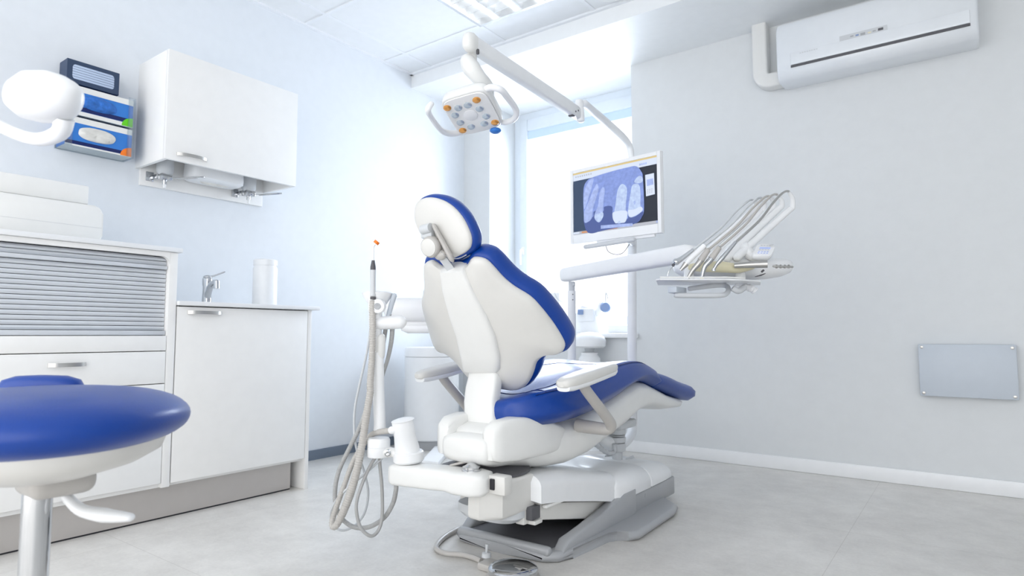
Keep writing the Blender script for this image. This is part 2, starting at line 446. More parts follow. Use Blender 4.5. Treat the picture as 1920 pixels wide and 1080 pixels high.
# wall cabinet
XWc = -2.79
W = thing('wall_cabinet', (-2.93, 1.605, 1.487), 'white wall cabinet with lift-up door, hung above the sink worktop', 'cabinet')
y0, y1, zb, zt = 1.275, 1.937, 1.487, 1.98
g = G()
g.box((XL, y0, zb), (XWc - .02, y0 + .018, zt), .001); g.box((XL, y1 - .018, zb), (XWc - .02, y1, zt), .001)
g.box((XL, y0 + .018, zt - .018), (XWc - .02, y1 - .018, zt)); g.box((XL, y0 + .018, zb + .085), (XWc - .02, y1 - .018, zb + .1))
g.box((XL, y0 + .018, zb - .075), (XL + .016, y1 - .018, zb + .085), .001)
g.build('cabinet_body', 'lac', W)
d = G().box((XWc - .018, y0, zb), (XWc, y1, zt), .0015).build('door', 'lac', W)
handle(P(331, 287, x=XWc).y, P(388, 297, x=XWc).y, 1.517, XWc, d)
# soap dispensers and towel box under it
def dispenser(cy, label):
    x = XL + .075
    D = thing('soap_dispenser', (x, cy, zb - .04), label, 'soap dispenser', 'lever dispensers under the wall cabinet')
    G().lathe([(.02, -.03), (.036, -.008), (.038, .06), (.034, .084), (.02, .0845)], (x, cy, zb)).build('bottle', 'pgrey', D)
    g = G(); g.box((XL + .0165, cy - .06, zb - .052), (XL + .022, cy - .025, zb - .008), .002)
    g.box((XL + .022, cy - .03, zb - .04), (x - .005, cy - .024, zb - .02), .001)
    g.box((x - .024, cy - .026, zb - .048), (x + .026, cy + .026, zb - .02), .005)
    g.cyl((x, cy, zb - .02), (x, cy, zb - .068), .010, n=16)
    g.build('clamp', 'chrome', D)
    g = G(); a = V(x + .02, cy + .01, zb - .036)
    g.tube([a, a + V(.02, .03, 0), a + V(.05, .07, .008), a + V(.075, .12, .016), a + V(.062, .128, .016), a + V(.04, .08, .006), a + V(.012, .03, -.004)], .0022, 8, sub=4)
    g.build('elbow_lever', 'chrome', D)
    G().cyl((x, cy, zb - .055), (x, cy, zb - .085), .009, .006, 16).build('nozzle', 'bright', D)
dispenser(1.375, 'soap dispenser with chrome elbow lever, at the left end under the wall cabinet')
dispenser(1.80, 'soap dispenser with chrome elbow lever, at the right end under the wall cabinet')
g = G(); 
g.loft([ring((XL + .10, 1.60, zb + dz), X, Y, a, b, 5, 40) for dz, a, b in ((.084, .07, .128), (.0, .072, .132), (-.018, .07, .13), (-.026, .058, .118), (-.027, .05, .11))])
tw = g.build('towel_dispenser', 'bright'); tag(tw, 'white paper towel dispenser fixed between the two soap dispensers', 'towel dispenser')
G().loft([ring((XL + .10, 1.60, zb - .0272 + dz), X, Y, .018 * s_, .075 * s_, 2, 24) for dz, s_ in ((0.001, 1), (-.006, .8), (-.009, .3))]).build('paper_towel', 'glove', tw)

# tap
tx = -2.84; b0 = P(383, 562, x=tx); ty = b0.y
T2 = thing('tap', (tx, ty, .853), 'chrome mixer tap standing on the lower worktop', 'tap')
g = G(); g.lathe([(.026, 0), (.026, .006), (.021, .012), (.019, .085), (.022, .1), (.022, .125), (.014, .134)], (tx, ty + .012, .853)); g.build('tap_body', 'chrome', T2)
g = G(); g.tube([(tx + .01, ty + .01, .895), (tx + .05, ty + .0, .94), (tx + .10, ty - .01, .955), (tx + .125, ty - .013, .953)], [.015, .014, .012, .012], 14, sub=4); g.cyl((tx + .125, ty - .013, .96), (tx + .128, ty - .013, .925), .013, n=18)
g.build('spout', 'chrome', T2)
g = G(); g.tube([(tx, ty + .012, .985), (tx + .01, ty + .035, .992), (tx + .03, ty + .075, 1.012)], [.009, .007, .006], 10, sub=3, flat=.6, rnd=True); g.ball((tx, ty + .012, .985), .02, (1, 1, .5)); g.build('tap_lever', 'chrome', T2)
# canister
cx_ = -2.82; c = P(496, 565, x=cx_); c.z = .853
r = (P(521, 540, x=cx_) - P(472, 540, x=cx_)).length * .40; top = P(496, 487, x=cx_).z
cn = G().lathe([(r * .97, 0), (r, .008), (r, top - .853 - .045), (r * .93, top - .853 - .036), (r * .93, top - .853 - .03)], c).build('canister', 'bright'); tag(cn, 'tall white plastic canister with lid at the right end of the lower worktop', 'canister')
G().lathe([(r * .98, top - .853 - .03), (r * .98, top - .853 - .004), (r * .9, top - .853)], c).build('lid', 'bright', cn)

# white device on the tall worktop
xf = -2.66; yr = P(193, 420, x=xf).y; zt_ = P(160, 383, x=xf).z
D = thing('tabletop_appliance', (-2.85, .9, 1.063), 'white boxy tabletop appliance at the left end of the upper worktop', 'appliance')
g = G(); g.prism([(xf, .62 + (yr - .62) / 2 + a, 1.063 + (zt_ - 1.063) / 2 + b) for a, b in rounded(yr - .62, zt_ - 1.063, .03)], (-.30, 0, 0), .008); g.build('appliance_body', 'white', D)
G().box((xf - .28, .62, 1.063 + .062), (xf + .0008, yr - .003, 1.0637 + .062)).build('seam_line', 'pgrey', D)
yr2 = P(167, 365, x=xf - .03).y; zt2 = P(150, 346, x=xf - .03).z
G().box((xf - .25, .64, zt_), (xf - .03, yr2, zt_ + .005)).build('gap_strip', 'dark', D)
G().box((xf - .26, .63, zt_ + .005), (xf - .03, yr2, zt2), .006).build('appliance_top', 'white', D)

# glove boxes in a clear holder
XH = XL + .105
g = G(); t = .003; hy0, hy1, hz0, hz1 = .955, 1.225, 1.503, 1.775
g.box((XL, hy0, hz0), (XH, hy1, hz0 + t)); g.box((XL, hy0, hz0 + t), (XH, hy0 + t, hz1)); g.box((XL, hy1 - t, hz0 + t), (XH, hy1, hz1))
g.box((XL, hy0 + t, hz0 + t), (XL + t, hy1 - t, hz1)); g.box((XL + t, hy0 + t, 1.637), (XH, hy1 - t, 1.640))
g.box((XH - t, hy1 - .03, hz0 + t), (XH, hy1 - t, hz1)); g.box((XH - t, hy0 + t, hz0 + t), (XH, hy0 + .03, hz1))
tag(g.build('glove_box_holder', 'acryl'), 'clear acrylic wall holder stacking two blue glove boxes', 'holder')
def glovebox(z0, h, kind, label):
    y0, y1, xb, xf = .960, 1.216, XL + .005, XH - .006
    G0 = thing('glove_box', ((xb + xf) / 2, (y0 + y1) / 2, z0), label, 'glove box', 'blue glove boxes in the clear holder')
    g = G(); g.box((xb, y0, z0), (xf, y1, z0 + h))
    e = .0006
    def q(a0, a1, c0, c1, m):
        g.use(m).box((xf + .0001, y0 + (y1 - y0) * a0, z0 + h * c0), (xf + e, y0 + (y1 - y0) * a1, z0 + h * c1))
    q(0, 1, .80, 1, 1)
    if kind == 'blue': q(0, 1, .15, .30, 2); q(0, 1, .0, .14, 1)
    else: q(0, 1, .06, .18, 2); q(0, 1, .0, .055, 1)
    g.use(1).box((xb, y0, z0 - .0003), (xf, y1, z0 + .0001))
    g.use(3)
    c = V(xf + .0007, y1, z0 + .002); pts = [c] + [c + V(0, -.045 * cos(radians(a)), .04 * sin(radians(a))) for a in range(0, 91, 10)]
    g.prism(pts, (.0004, 0, 0))
    g.build('carton', ['boxblue', 'white', 'navy', 'green' if kind == 'blue' else 'orange'], G0)
    g = G(); n = 36
    c = V(xf + .001, y0 + .118, z0 + h * .5)
    for k, (s_, o) in enumerate([]): pass
    rings = []
    for s_, o in ((1, 0), (.93, .005), (.7, .010), (.4, .009), (.08, .011)):
        rg = []
        for p in ring(c + V(o, 0, 0), Y, Z, .072 * s_, h * .24 * s_, 2.4, n):
            j = noise.noise(V(p.y * 60, p.z * 60, z0 * 9)) * .006
            rg.append(p + V(j if o else 0, j * .6, 0))
        rings.append(rg)
    g.loft(rings); g.build('gloves', 'boxblue2' if kind == 'blue' else 'glove', G0)
glovebox(1.641, .124, 'blue', 'blue glove box with green corner and blue gloves showing, upper one in the clear holder')
glovebox(1.507, .124, 'white', 'blue glove box with orange corner and cream gloves showing, lower one in the clear holder')
mb = thing('mask_box', (XL + .055, 1.06, 1.7745), 'dark navy box of pale blue face masks on top of the glove holder', 'mask box')
g = G(); xf2 = XL + .09; ya, yb_ = .958, 1.158; za, zb_ = 1.7755, 1.875
g.box((XL + .005, ya, za), (xf2 - .002, yb_, zb_))
fr = rounded(yb_ - ya - .04, zb_ - za - .035, .014); out = [(-1, -1)]
# front frame around the window
ym, zm = (ya + yb_) / 2, (za + zb_) / 2
inner = [V(xf2 - .001, ym + a, zm + b) for a, b in fr]; outer = []
hw, hh = (yb_ - ya) / 2, (zb_ - za) / 2
for a, b in fr:
    s_ = min(hw / max(abs(a), 1e-6), hh / max(abs(b), 1e-6)); outer.append(V(xf2 - .001, ym + a * s_, zm + b * s_))
g.loft([outer, inner, [p + V(-.006, 0, 0) for p in inner]], cap=False)
g.loft([[p + V(-.001, 0, 0) for p in outer], outer], cap=False)
g.build('carton', 'maskbox', mb)
g = G()
for k in range(6):
    zz = zm - .030 + k * .0105
    g.box((xf2 - .0019, ym - .08, zz), (xf2 - .0012 + .0001 * (k % 2), ym + .08, zz + .009), .0003)
g.build('face_masks', 'mask', mb)

# ================================================================== far wall fittings
A = thing('air_conditioner', (-.33, 3.53, 2.05), 'white split air conditioner high on the far wall', 'air conditioner')
ax0, ax1, az0, az1, ay = -.76, .09, 2.05, 2.345, 3.425
prof = [(YF, az0 + .01), (ay + .05, az0), (ay + .012, az0 + .02), (ay, az0 + .06), (ay - .002, az1 - .03), (ay + .012, az1), (YF, az1 + .005)]
g = G(); g.loft([[V(x, YF - (YF - p[0]) * s_, az0 + .147 + (p[1] - az0 - .147) * (1 - (1 - s_) * .3)) for p in prof] for x, s_ in ((ax0, .93), (ax0 + .012, 1), (ax1 - .012, 1), (ax1, .93))])
g.build('aircon_body', 'acbody', A, ang=50)
G().box((ax0 + .07, ay - .006, az0 + .063), (ax1 - .03, ay + .002, az0 + .125), .003).build('flap', 'acbody', A)
G().box((ax0 + .07, ay - .0035, az0 + .051), (ax1 - .03, ay + .004, az0 + .062)).build('air_slot', 'dkgrey', A)
g = G()
def mark(u0, u1, v, h, m):
    p = P(u0, v, y=ay - .007); q = P(u1, v, y=ay - .007); g.use(m).box((p.x, ay - .0035, p.z - h / 2), (q.x, ay - .0022, p.z + h / 2))
g.use(0).box((P(1574, 65, y=ay).x, ay - .0028, P(1619, 62.5, y=ay).z - .013), (P(1664, 55, y=ay).x, ay - .0021, P(1619, 62.5, y=ay).z + .013))
mark(1594, 1600, 68, .006, 1); mark(1604, 1610, 66, .008, 2); mark(1613, 1622, 64, .012, 1); mark(1627, 1633, 61, .006, 3); mark(1636, 1642, 58, .005, 1); mark(1646, 1656, 55, .012, 4)
g.build('display', ['pgrey', 'grey', 'bluegrey', 'yellow', 'dkgrey'], A)
g = G()
for k in range(8):
    x = ax0 + .115 + k * .011; g.box((x, ay - .0066, az0 + .112), (x + .007, ay - .0060, az0 + .117))
g.build('badge', 'pgrey', A)
g = G(); path = [(-.873, ZS, 0), (-.873, 2.20, 0)] + [(-.873 + .05 * (1 - cos(radians(a))), 2.16 - .05 * sin(radians(a)), a) for a in range(0, 91, 15)] + [(ax0 + .012, 2.11, 90)]
rg = []
for x_, z_, a_ in path:
    e_ = V(cos(radians(a_)), 0, sin(radians(a_)))
    rg.append([V(x_, YF - .043, z_) + e_ * q_[0] + Y * q_[1] for q_ in rounded(.078, .084, .012, 4)])
g.loft(rg)
tag(g.build('pipe_trunking', 'cream'), 'cream pipe cover running from the ceiling into the air conditioner', 'pipe cover')
g = G(); p0 = P(1721, 645, y=YF - .045); 
g.box((-.204, YF - .05, .431), (.16, YF, .674), .004)
wp = g.build('wall_panel', 'panelgrey'); tag(wp, 'pale grey wall-mounted panel at the right edge, low on the far wall', 'panel')
for a, b in ((-.19, .66), (-.19, .445), (.146, .66), (.146, .445)):
    G().lathe([(.007, 0), (.007, .003), (.004, .004)], (a, YF - .05, b), (0, -1, 0), 14).build('screw', 'satin', wp)

# ================================================================== things on the sill and behind the chair
c = P(1112, 612, y=3.78)
Q = thing('curing_unit', (c.x, 3.78, ZSILL), 'white tabletop device with blue knob standing on the window sill', 'device')
def px(u, v, y): return P(u, v, y=y)
g = G(); a = [px(1078, 613, 3.72), px(1124, 614, 3.72), px(1118, 602, 3.72), px(1112, 578, 3.72), px(1090, 572, 3.72), px(1078, 590, 3.72)]
for p in a[:2]: p.z = ZSILL
g.prism(a, (0, .12, 0), .006); g.build('device_body', 'bright', Q)
g = G(); g.box(px(1082, 600, 3.70) - V(.0, 0, .01), px(1112, 578, 3.70) + V(0, .02, 0), .006); g.build('front_housing', 'edge', Q)
k = px(1135, 576, 3.74)
g = G(); g.tube([px(1120, 590, 3.76), px(1128, 570, 3.75), k], .02, 12, sub=3); g.build('side_arm', 'bright', Q)
g = G(); g.lathe([(.02, 0), (.034, .004), (.036, .02), (.028, .034), (.01, .036)], k, (.5, -.85, 0)); g.build('knob', 'bluegrey', Q)
g = G(); g.tube([px(1106, 572, 3.74), px(1086, 560, 3.74), px(1098, 553, 3.74), px(1118, 556, 3.74), px(1140, 572, 3.74)], .003, 8, sub=5); g.tube([px(1140, 560, 3.74), px(1136, 548, 3.75), k], .004, 8, sub=3); g.build('cable', 'pgrey', Q)
g = G(); g.box(px(1083, 590, 3.68) - V(0, 0, 0), px(1091, 580, 3.68) + V(0, .03, 0), .003); g.build('blue_catch', 'bluegrey', Q)
pa, pb = px(1000, 620, 3.75), px(1056, 548, 3.75)
g = G(); g.box((pa.x, 3.70, ZSILL), (pb.x, 3.86, pb.z), .01)
bx = g.build('appliance_box', 'bright'); tag(bx, 'white box-shaped appliance on the sill, half hidden behind the backrest', 'appliance')
g = G(); g.tube([px(1038, 535, 3.69) - V(0, 0, .03), px(1045, 560, 3.69), px(1056, 567, 3.69)], .003, 8, sub=4); g.build('cable', 'pgrey', bx)
g = G(); g.box((px(1140, 610, 3.75).x, 3.74, ZSILL), (px(1184, 610, 3.75).x, 3.84, ZSILL + .055), .008)
tag(g.build('tissue_box', 'bright'), 'low pale box on the sill, left of the tall white pole', 'box')
# domed appliance low by the far wall
dc = P(1105, 640, d=3.95)
DD = thing('domed_appliance', (dc.x, dc.y, 0), 'white domed head on a grey neck above a glass jar, beyond the seat', 'appliance')
sc = 3.95 / F
g = G(); g.lathe([(.001, 18 * sc), (16 * sc, 16 * sc), (28 * sc, 8 * sc), (31 * sc, 2 * sc), (30 * sc, -9 * sc), (26 * sc, -12 * sc), (.01, -12.5 * sc)], (dc.x, dc.y, dc.z)); g.build('domed_head', 'bright', DD)
g = G(); g.lathe([(10 * sc, -12 * sc), (8 * sc, -19 * sc), (12 * sc, -20 * sc)], dc); g.build('neck', 'pgrey', DD)
g = G(); g.lathe([(10 * sc, -20 * sc), (16 * sc, -21 * sc), (15 * sc, -25 * sc), (20 * sc, -32 * sc), (20 * sc, -60 * sc), (18 * sc, -dc.z + .3)], dc); g.build('jar', 'bright', DD)
g = G(); g.lathe([(.03, .3 - dc.z), (.03, .03 - dc.z), (.12, .02 - dc.z), (.12, -dc.z)], dc); g.build('stand', 'bright', DD)
# bin
bc = V(-2.83, 3.02, 0); br = .175
BN = thing('waste_bin', bc, 'tall round white bin with lid, behind the chair near the room corner', 'bin')
G().lathe([(br * .93, 0), (br * .95, .05), (br * .99, .055), (br * .99, .06)], bc, n=48).build('base_ring', 'grey', BN)
G().lathe([(br * .97, .06), (br, .075), (br, .572), (br * .98, .576)], bc, n=48).build('bin_body', 'bright', BN)
G().lathe([(br * .96, .576), (br * 1.005, .58), (br * 1.005, .628), (br * .97, .637), (.02, .64)], bc, n=48).build('lid', 'bright', BN)
# floor duct
a = [P(791, 862, z=.03), P(824, 826, z=.03), P(846, 838, z=.03), P(822, 866, z=.03)]
for p in a: p.z = 0
g = G(); g.prism(a, (0, 0, .03), .006); tag(g.build('cable_duct', 'bright'), 'white cable cover lying slanted on the floor in front of the round bin', 'cable cover')

# ================================================================== the dental chair
CXM = -1.285
CH = thing('dental_chair', (CXM, 2.1, 0), 'blue and white dental treatment chair, complete, in the centre of the room', 'dental chair')
# --- base plate
def mir(pts): return [V(2 * CXM - p.x, p.y, p.z) for p in reversed(pts)]
zfl = .0
right = [V(CXM + .02, 1.70, zfl), V(CXM + .17, 1.70, zfl), V(CXM + .215, 1.735, zfl), V(CXM + .225, 1.80, zfl), V(CXM + .225, 2.02, zfl), V(CXM + .25, 2.06, zfl), V(CXM + .30, 2.05, zfl), V(CXM + .325, 2.09, zfl), V(CXM + .315, 2.44, zfl), V(CXM + .295, 2.52, zfl), V(CXM + .21, 2.60, zfl), V(CXM + .05, 2.60, zfl)]
g = G(); g.prism(right + mir(right), (0, 0, .032), .018, 4)
# rails rising towards the column
for s_ in (1, -1):
    x = CXM + s_ * .195
    pr_ = [V(x - .022, 1.74, .02), V(x - .022, 1.79, .06), V(x - .022, 2.02, .085), V(x - .022, 2.20, .125), V(x - .022, 2.30, .125), V(x - .022, 2.30, .02)]
    g.prism(pr_, (.044, 0, 0), .012, 3)
g.box((CXM - .19, 1.705, .02), (CXM + .19, 1.735, .05), .012, seg=3)
g.box((CXM - .207, 2.16, .02), (CXM + .207, 2.715, .098), .008)
base = g.build('base_plate', 'grey', CH, ang=50)
G().box((CXM - .17, 1.75, .031), (CXM + .17, 2.16, .036), .002).build('base_recess', 'dkgrey', CH)
for y_ in (2.22, 2.40):
    G().lathe([(.008, 0), (.008, .002), (.003, .003)], (CXM + .207, y_, .075), (1, 0, 0), 14).build('bolt', 'grey', CH)
# --- base cover, white
def sect(y, hw, zlo, zhi, r=.05, n=10):
    pts = [V(CXM - hw, y, zlo)]
    for k in range(n + 1):
        a = radians(180 - 90 * k / n); pts.append(V(CXM - hw + r + r * cos(a), y, zhi - r * .8 + r * .8 * sin(a)))
    for k in range(n + 1):
        a = radians(90 - 90 * k / n); pts.append(V(CXM + hw - r + r * cos(a), y, zhi - r * .8 + r * .8 * sin(a)))
    pts.append(V(CXM + hw, y, zlo)); return pts
g = G()
g.loft([sect(y, hw, zl, zh, r) for y, hw, zl, zh, r in ((2.150, .200, .10, .185, .05), (2.165, .212, .10, .195, .06), (2.30, .212, .10, .195, .08), (2.44, .212, .10, .185, .08), (2.452, .209, .1, .181, .08), (2.456, .206, .1, .178, .08), (2.46, .211, .1, .181, .08), (2.60, .21, .10, .172, .08), (2.68, .205, .1, .158, .07), (2.715, .19, .1, .14, .04))])
g.build('base_cover', 'bright', CH, ang=45)
# --- lift arm with cover
g = G()
g.loft([sect(y, hw, zl, zh, r) for y, hw, zl, zh, r in ((1.662, .165, .20, .262, .03), (1.675, .185, .192, .277, .045), (1.80, .19, .175, .27, .05), (2.0, .195, .135, .236, .05), (2.16, .198, .10, .205, .05), (2.165, .19, .105, .2, .05))])
g.build('lift_arm_cover', 'bright', CH, ang=45)
g = G(); g.prism([V(CXM - .165, 1.69, .19), V(CXM - .165, 1.69, .135), V(CXM - .165, 2.10, .045), V(CXM - .165, 2.2, .09)], (.33, 0, 0), .01); g.build('lift_arm', 'warm', CH)
g = G(); g.box((CXM + .17, 1.70, .172), (CXM + .188, 2.02, .182), .004); g.build('trim_strip', 'white', CH)
# pivot block beneath the seat
g = G()
g.prism([V(CXM + .055, 1.475, .285), V(CXM + .10, 1.47, .285), V(CXM + .15, 1.52, .285), V(CXM + .155, 1.68, .285), V(CXM - .06, 1.68, .285), V(CXM + .035, 1.53, .285)], (0, 0, -.115), .014, 3)
g.build('pivot_block', 'warm', CH)
g = G(); g.loft([ring((CXM + .03, 1.60 + dy, z), X, Y, a, b, 3, 32) for z, a, b, dy in ((.18, .12, .07, .03), (.155, .12, .07, .03), (.14, .10, .06, .03), (.135, .05, .03, .03))]); g.build('pivot_underside', 'pgrey', CH)
g = G(); g.box((CXM + .115, 1.63, .13), (CXM + .150, 1.685, .20), .006); g.box((CXM + .09, 1.655, .128), (CXM + .175, 1.70, .142), .005); g.build('hinge_bracket', 'warm', CH)
g = G(); g.box((CXM + .150, 1.64, .145), (CXM + .172, 1.69, .185), .003); g.build('hinge_gap', 'dkgrey', CH)
g = G(); g.lathe([(.15, .285), (.15, .292), (.10, .305), (.07, .32)], (CXM, 1.62, 0)); g.build('swivel_plate', 'dkgrey', CH)
# brake lever
g = G(); p1 = P(847, 872, y=1.49); p2 = P(905, 858, y=1.53); g.tube([p1, p2], [.008, .011], 12, flat=.5, rnd=True); g.build('brake_lever', 'tubegrey', CH)

# --- seat shell (hull)
def hull(y, hw, zt, zb, p=2.6, cx=CXM, n=36):
    return ring((cx, y, (zt + zb) / 2), X, Z, hw, (zt - zb) / 2, p, n)
g = G()
g.loft([hull(*t) for t in ((1.525, .085, .400, .345, 3), (1.54, .115, .425, .325, 3), (1.60, .135, .440, .305, 3), (1.70, .15, .436, .285, 3), (1.80, .165, .425, .268, 2.8), (1.90, .18, .430, .262, 2.8), (2.02, .19, .452, .275, 2.8), (2.15, .19, .48, .305, 2.8), (2.28, .195, .512, .345, 3.4), (2.40, .198, .537, .390, 3.6), (2.48, .196, .530, .402, 3.6), (2.56, .192, .507, .402, 3.6), (2.72, .188, .458, .378, 3.6), (2.88, .18, .424, .372, 3.6), (2.93, .165, .412, .380, 3.2))])
g.build('seat_shell', 'white', CH, ang=60)
# raised shoulders at the rear, left and right of the back support
for s_ in (1, -1):
    g = G(); 
    g.loft([ring((CXM + .022 + s_ * xo, y, (zt + zb) / 2), X, Z, hw, (zt - zb) / 2, 5, 36) for y, xo, hw, zt, zb in ((1.495, .090, .012, .415, .375), (1.50, .092, .024, .440, .345), (1.53, .096, .030, .458, .335), (1.60, .103, .036, .464, .33), (1.68, .108, .040, .458, .33), (1.76, .110, .040, .440, .33), (1.84, .108, .036, .415, .33), (1.90, .10, .03, .39, .33))])
    g.build('rear_shoulder', 'white', CH, ang=60)
g = G(); g.loft([ring((CXM + .022, y, (zt + zb) / 2), X, Z, hw, (zt - zb) / 2, 4, 28) for y, hw, zt, zb in ((1.485, .075, .395, .350), (1.495, .09, .410, .330), (1.56, .10, .418, .31), (1.70, .11, .40, .30))]); g.build('rear_tub', 'white', CH, ang=60)
g = G(); g.box((CXM - .13, 1.74, .425), (CXM + .13, 2.2, .447), .008, Matrix.Rotation(radians(4.5), 3, 'X')); g.build('seat_frame', 'pgrey', CH)
# --- seat cushion
def cush(y, hw, zt, zb, dip=.0, lean=0.0, cx=CXM, drop=.62):
    """one cross-section of the cushion, with soft side bolsters and a dipped middle"""
    pts = []; h = zt - zb
    m = 22
    for k in range(m + 1):                 # top, right to left
        t = 1 - 2 * k / m; a = abs(t)
        z = zt - dip * (cos(min(a / .72, 1) * pi) * .5 + .5)
        if a > .80: z -= h * drop * ((a - .80) / .20) ** 2.2
        pts.append(V(cx + hw * t, y + lean * (z - zb), z))
    m2 = 12
    for k in range(m2 + 1):                # bottom, left to right
        t = -1 + 2 * k / m2; a = abs(t)
        z = zb + (h * .30 * ((a - .86) / .14) ** 2 if a > .86 else 0)
        pts.append(V(cx + hw * .985 * t, y + lean * (z - zb), z))
    return pts
st = [(1.612, .055, .475, .455, 0), (1.616, .075, .495, .442, .004), (1.63, .105, .515, .436, .010), (1.67, .150, .528, .432, .016), (1.73, .190, .540, .432, .022), (1.81, .220, .550, .435, .026), (1.93, .238, .572, .445, .028), (2.05, .240, .592, .463, .026), (2.19, .240, .608, .492, .02), (2.29, .238, .614, .517, .015), (2.38, .234, .611, .531, .01), (2.46, .228, .598, .524, .008), (2.53, .222, .580, .508, .006), (2.565, .216, .567, .497, .005), (2.575, .205, .555, .50, .004)]
def rear(y): return .035 * min(1, max(0, (1.9 - y) / .28))
def interp(st, sub=4):
    out = catmull([V(*s[:3]) for s in st], sub); out2 = catmull([V(s[3], s[4], 0) for s in st], sub)
    return [(a.x, a.y, a.z, b.x, b.y) for a, b in zip(out, out2)]
g = G(); g.loft([cush(*s, cx=CXM + rear(s[0])) for s in interp(st, 4)]); g.build('seat_cushion', 'blue', CH, ang=70)
st = [(2.578, .198, .548, .497, .003), (2.585, .205, .556, .491, .004), (2.70, .208, .538, .465, .004), (2.84, .208, .505, .432, .004), (2.97, .206, .480, .404, .002), (3.01, .202, .472, .400, 0), (3.038, .190, .464, .402, 0), (3.052, .172, .455, .408, 0), (3.06, .145, .445, .415, 0)]
g = G(); g.loft([cush(*s, drop=.36) for s in interp(st, 4)]); g.build('foot_cushion', 'blue', CH, ang=70)
# piping and seams
def cushtop(y, t):
    i = 0
    full = [(1.612, .055, .475, .455, 0), (1.63, .105, .515, .436, .010), (1.67, .150, .528, .432, .016), (1.73, .190, .540, .432, .022), (1.81, .220, .550, .435, .026), (1.93, .238, .572, .445, .028), (2.05, .240, .592, .463, .026), (2.19, .240, .608, .492, .02), (2.29, .238, .614, .517, .015), (2.38, .234, .611, .531, .01), (2.46, .228, .598, .524, .008), (2.575, .205, .555, .50, .004)]
    while i < len(full) - 2 and full[i + 1][0] < y: i += 1
    f = (y - full[i][0]) / (full[i + 1][0] - full[i][0]); s = [full[i][j] + (full[i + 1][j] - full[i][j]) * f for j in range(5)]
    a = abs(t); h = s[2] - s[3]
    z = s[2] - s[4] * (cos(min(a / .72, 1) * pi) * .5 + .5)
    if a > .8: z -= h * .62 * ((a - .8) / .2) ** 2.2
    return V(CXM + rear(y) + s[1] * t, y, z + .0005)
g = G()
for s_ in (1, -1):
    g.tube([cushtop(y, s_ * .86) for y in (1.68, 1.74, 1.8, 1.9, 2.0, 2.1, 2.2, 2.3, 2.4, 2.5)], .0016, 6, sub=3)
    g.tube([cushtop(y, s_ * t) for y, t in ((1.70, .50), (1.74, .56), (1.80, .60), (1.95, .58), (2.1, .50), (2.22, .38))], .0016, 6, sub=3)
    g.tube([cushtop(1.715 + .02 * (1 - abs(t)), s_ * t) for t in (.50, .62, .74, .86)], .002, 6, sub=2)
g.tube([cushtop(1.70 + .03 * (1 - (t / .5) ** 2), t) for t in (-.5, -.35, -.2, 0, .2, .35, .5)], .0016, 6, sub=3)
g.tube([cushtop(2.22 + .06 * (1 - (t / .38) ** 2), t) for t in (-.38, -.25, 0, .25, .38)], .0016, 6, sub=3)
g.build('seam', 'seamblue', CH)

# --- backrest
YB_, LE = .099, .61          # the back turns a little on the seat and leans
XB = V(cos(YB_), sin(YB_), 0)
UB = V(sin(YB_) * sin(LE), -cos(YB_) * sin(LE), cos(LE))     # up along the back
NB = V(sin(YB_) * cos(LE), -cos(YB_) * cos(LE), -sin(LE))    # out of its rear face
B0 = V(-1.283, 1.694, .56)
R_ = [(0.0206, 0.4416), (0.0494, 0.452), (0.0685, 0.4684), (0.0844, 0.472), (0.1109, 0.4614), (0.127, 0.437), (0.1464, 0.3928), (0.1697, 0.3553), (0.2053, 0.3117), (0.2247, 0.263), (0.2403, 0.207), (0.252, 0.153), (0.2559, 0.117), (0.2461, 0.0953), (0.2303, 0.0897), (0.2054, 0.0944), (0.1811, 0.0896), (0.1568, 0.0692), (0.1387, 0.0356), (0.1148, 0.0017), (0.0879, -0.0203), (0.058, -0.03), (0.0254, -0.0265), (-0.0065, -0.022)]   # half outline: sideways, upwards
def curve(a, t): return (.906 - 1.3 * max(0, t - .2)) * a * a   # the wings wrap forward
tl_ = R_[0][1] - .002
RR = [(0.0, tl_)] + R_ + [(0.0, R_[-1][1] + .002)]
half = [p for p in RR]
loop = half + [(-a, b) for a, b in reversed(half[1:-1])]
loop3 = closed_smooth([V(a, b, 0) for a, b in loop], 3)
cen = V(0, sum(p.y for p in loop3) / len(loop3), 0)
def backring(off, grow=0.0, scale=1.0, dome=0.0):
    n = len(loop3); out = []
    for i, p in enumerate(loop3):
        a, b = loop3[i - 1], loop3[(i + 1) % n]; t = (b - a); nn = V(t.y, -t.x, 0)
        if nn.length > 1e-9: nn.normalize()
        # outward check
        q = p + (-nn) * grow
        q = cen + (q - cen) * scale
        if dome:
            d_ = min((q - e).length for e in loop3); off_ = off + dome * (1 - math.exp(-d_ / .045)); out.append(B0 + XB * q.x + UB * q.y + NB * (off_ - curve(q.x, q.y))); continue
        out.append(B0 + XB * q.x + UB * q.y + NB * (off - curve(q.x, q.y)))
    return out
# orientation: find sign so that positive grow is outward
_a = sum(loop3[i - 1].x * loop3[i].y - loop3[i].x * loop3[i - 1].y for i in range(len(loop3)))
SG = 1 if _a < 0 else -1
g = G()
g.loft([backring(-.012, -.004 * SG), backring(-.004, 0), backring(.004, 0), backring(.010, -.004 * SG), *[backring(.011, 0, k, .022) for k in (.97, .94, .9, .85, .78, .7, .6, .5, .38, .25, .12, .02)]])
g.build('backrest_shell', 'warm', CH, ang=50)
g = G()
g.loft([backring(-.006, 0, .97), backring(-.0065, .000 * SG), backring(-.010, .006 * SG), backring(-.022, .012 * SG), backring(-.045, .014 * SG), backring(-.066, .010 * SG), backring(-.080, 0), backring(-.085, 0, .95), backring(-.083, 0, .85), backring(-.070, 0, .6), backring(-.066, 0, .3), backring(-.066, 0, .05)])
g.build('backrest_cushion', 'blue', CH, ang=60)
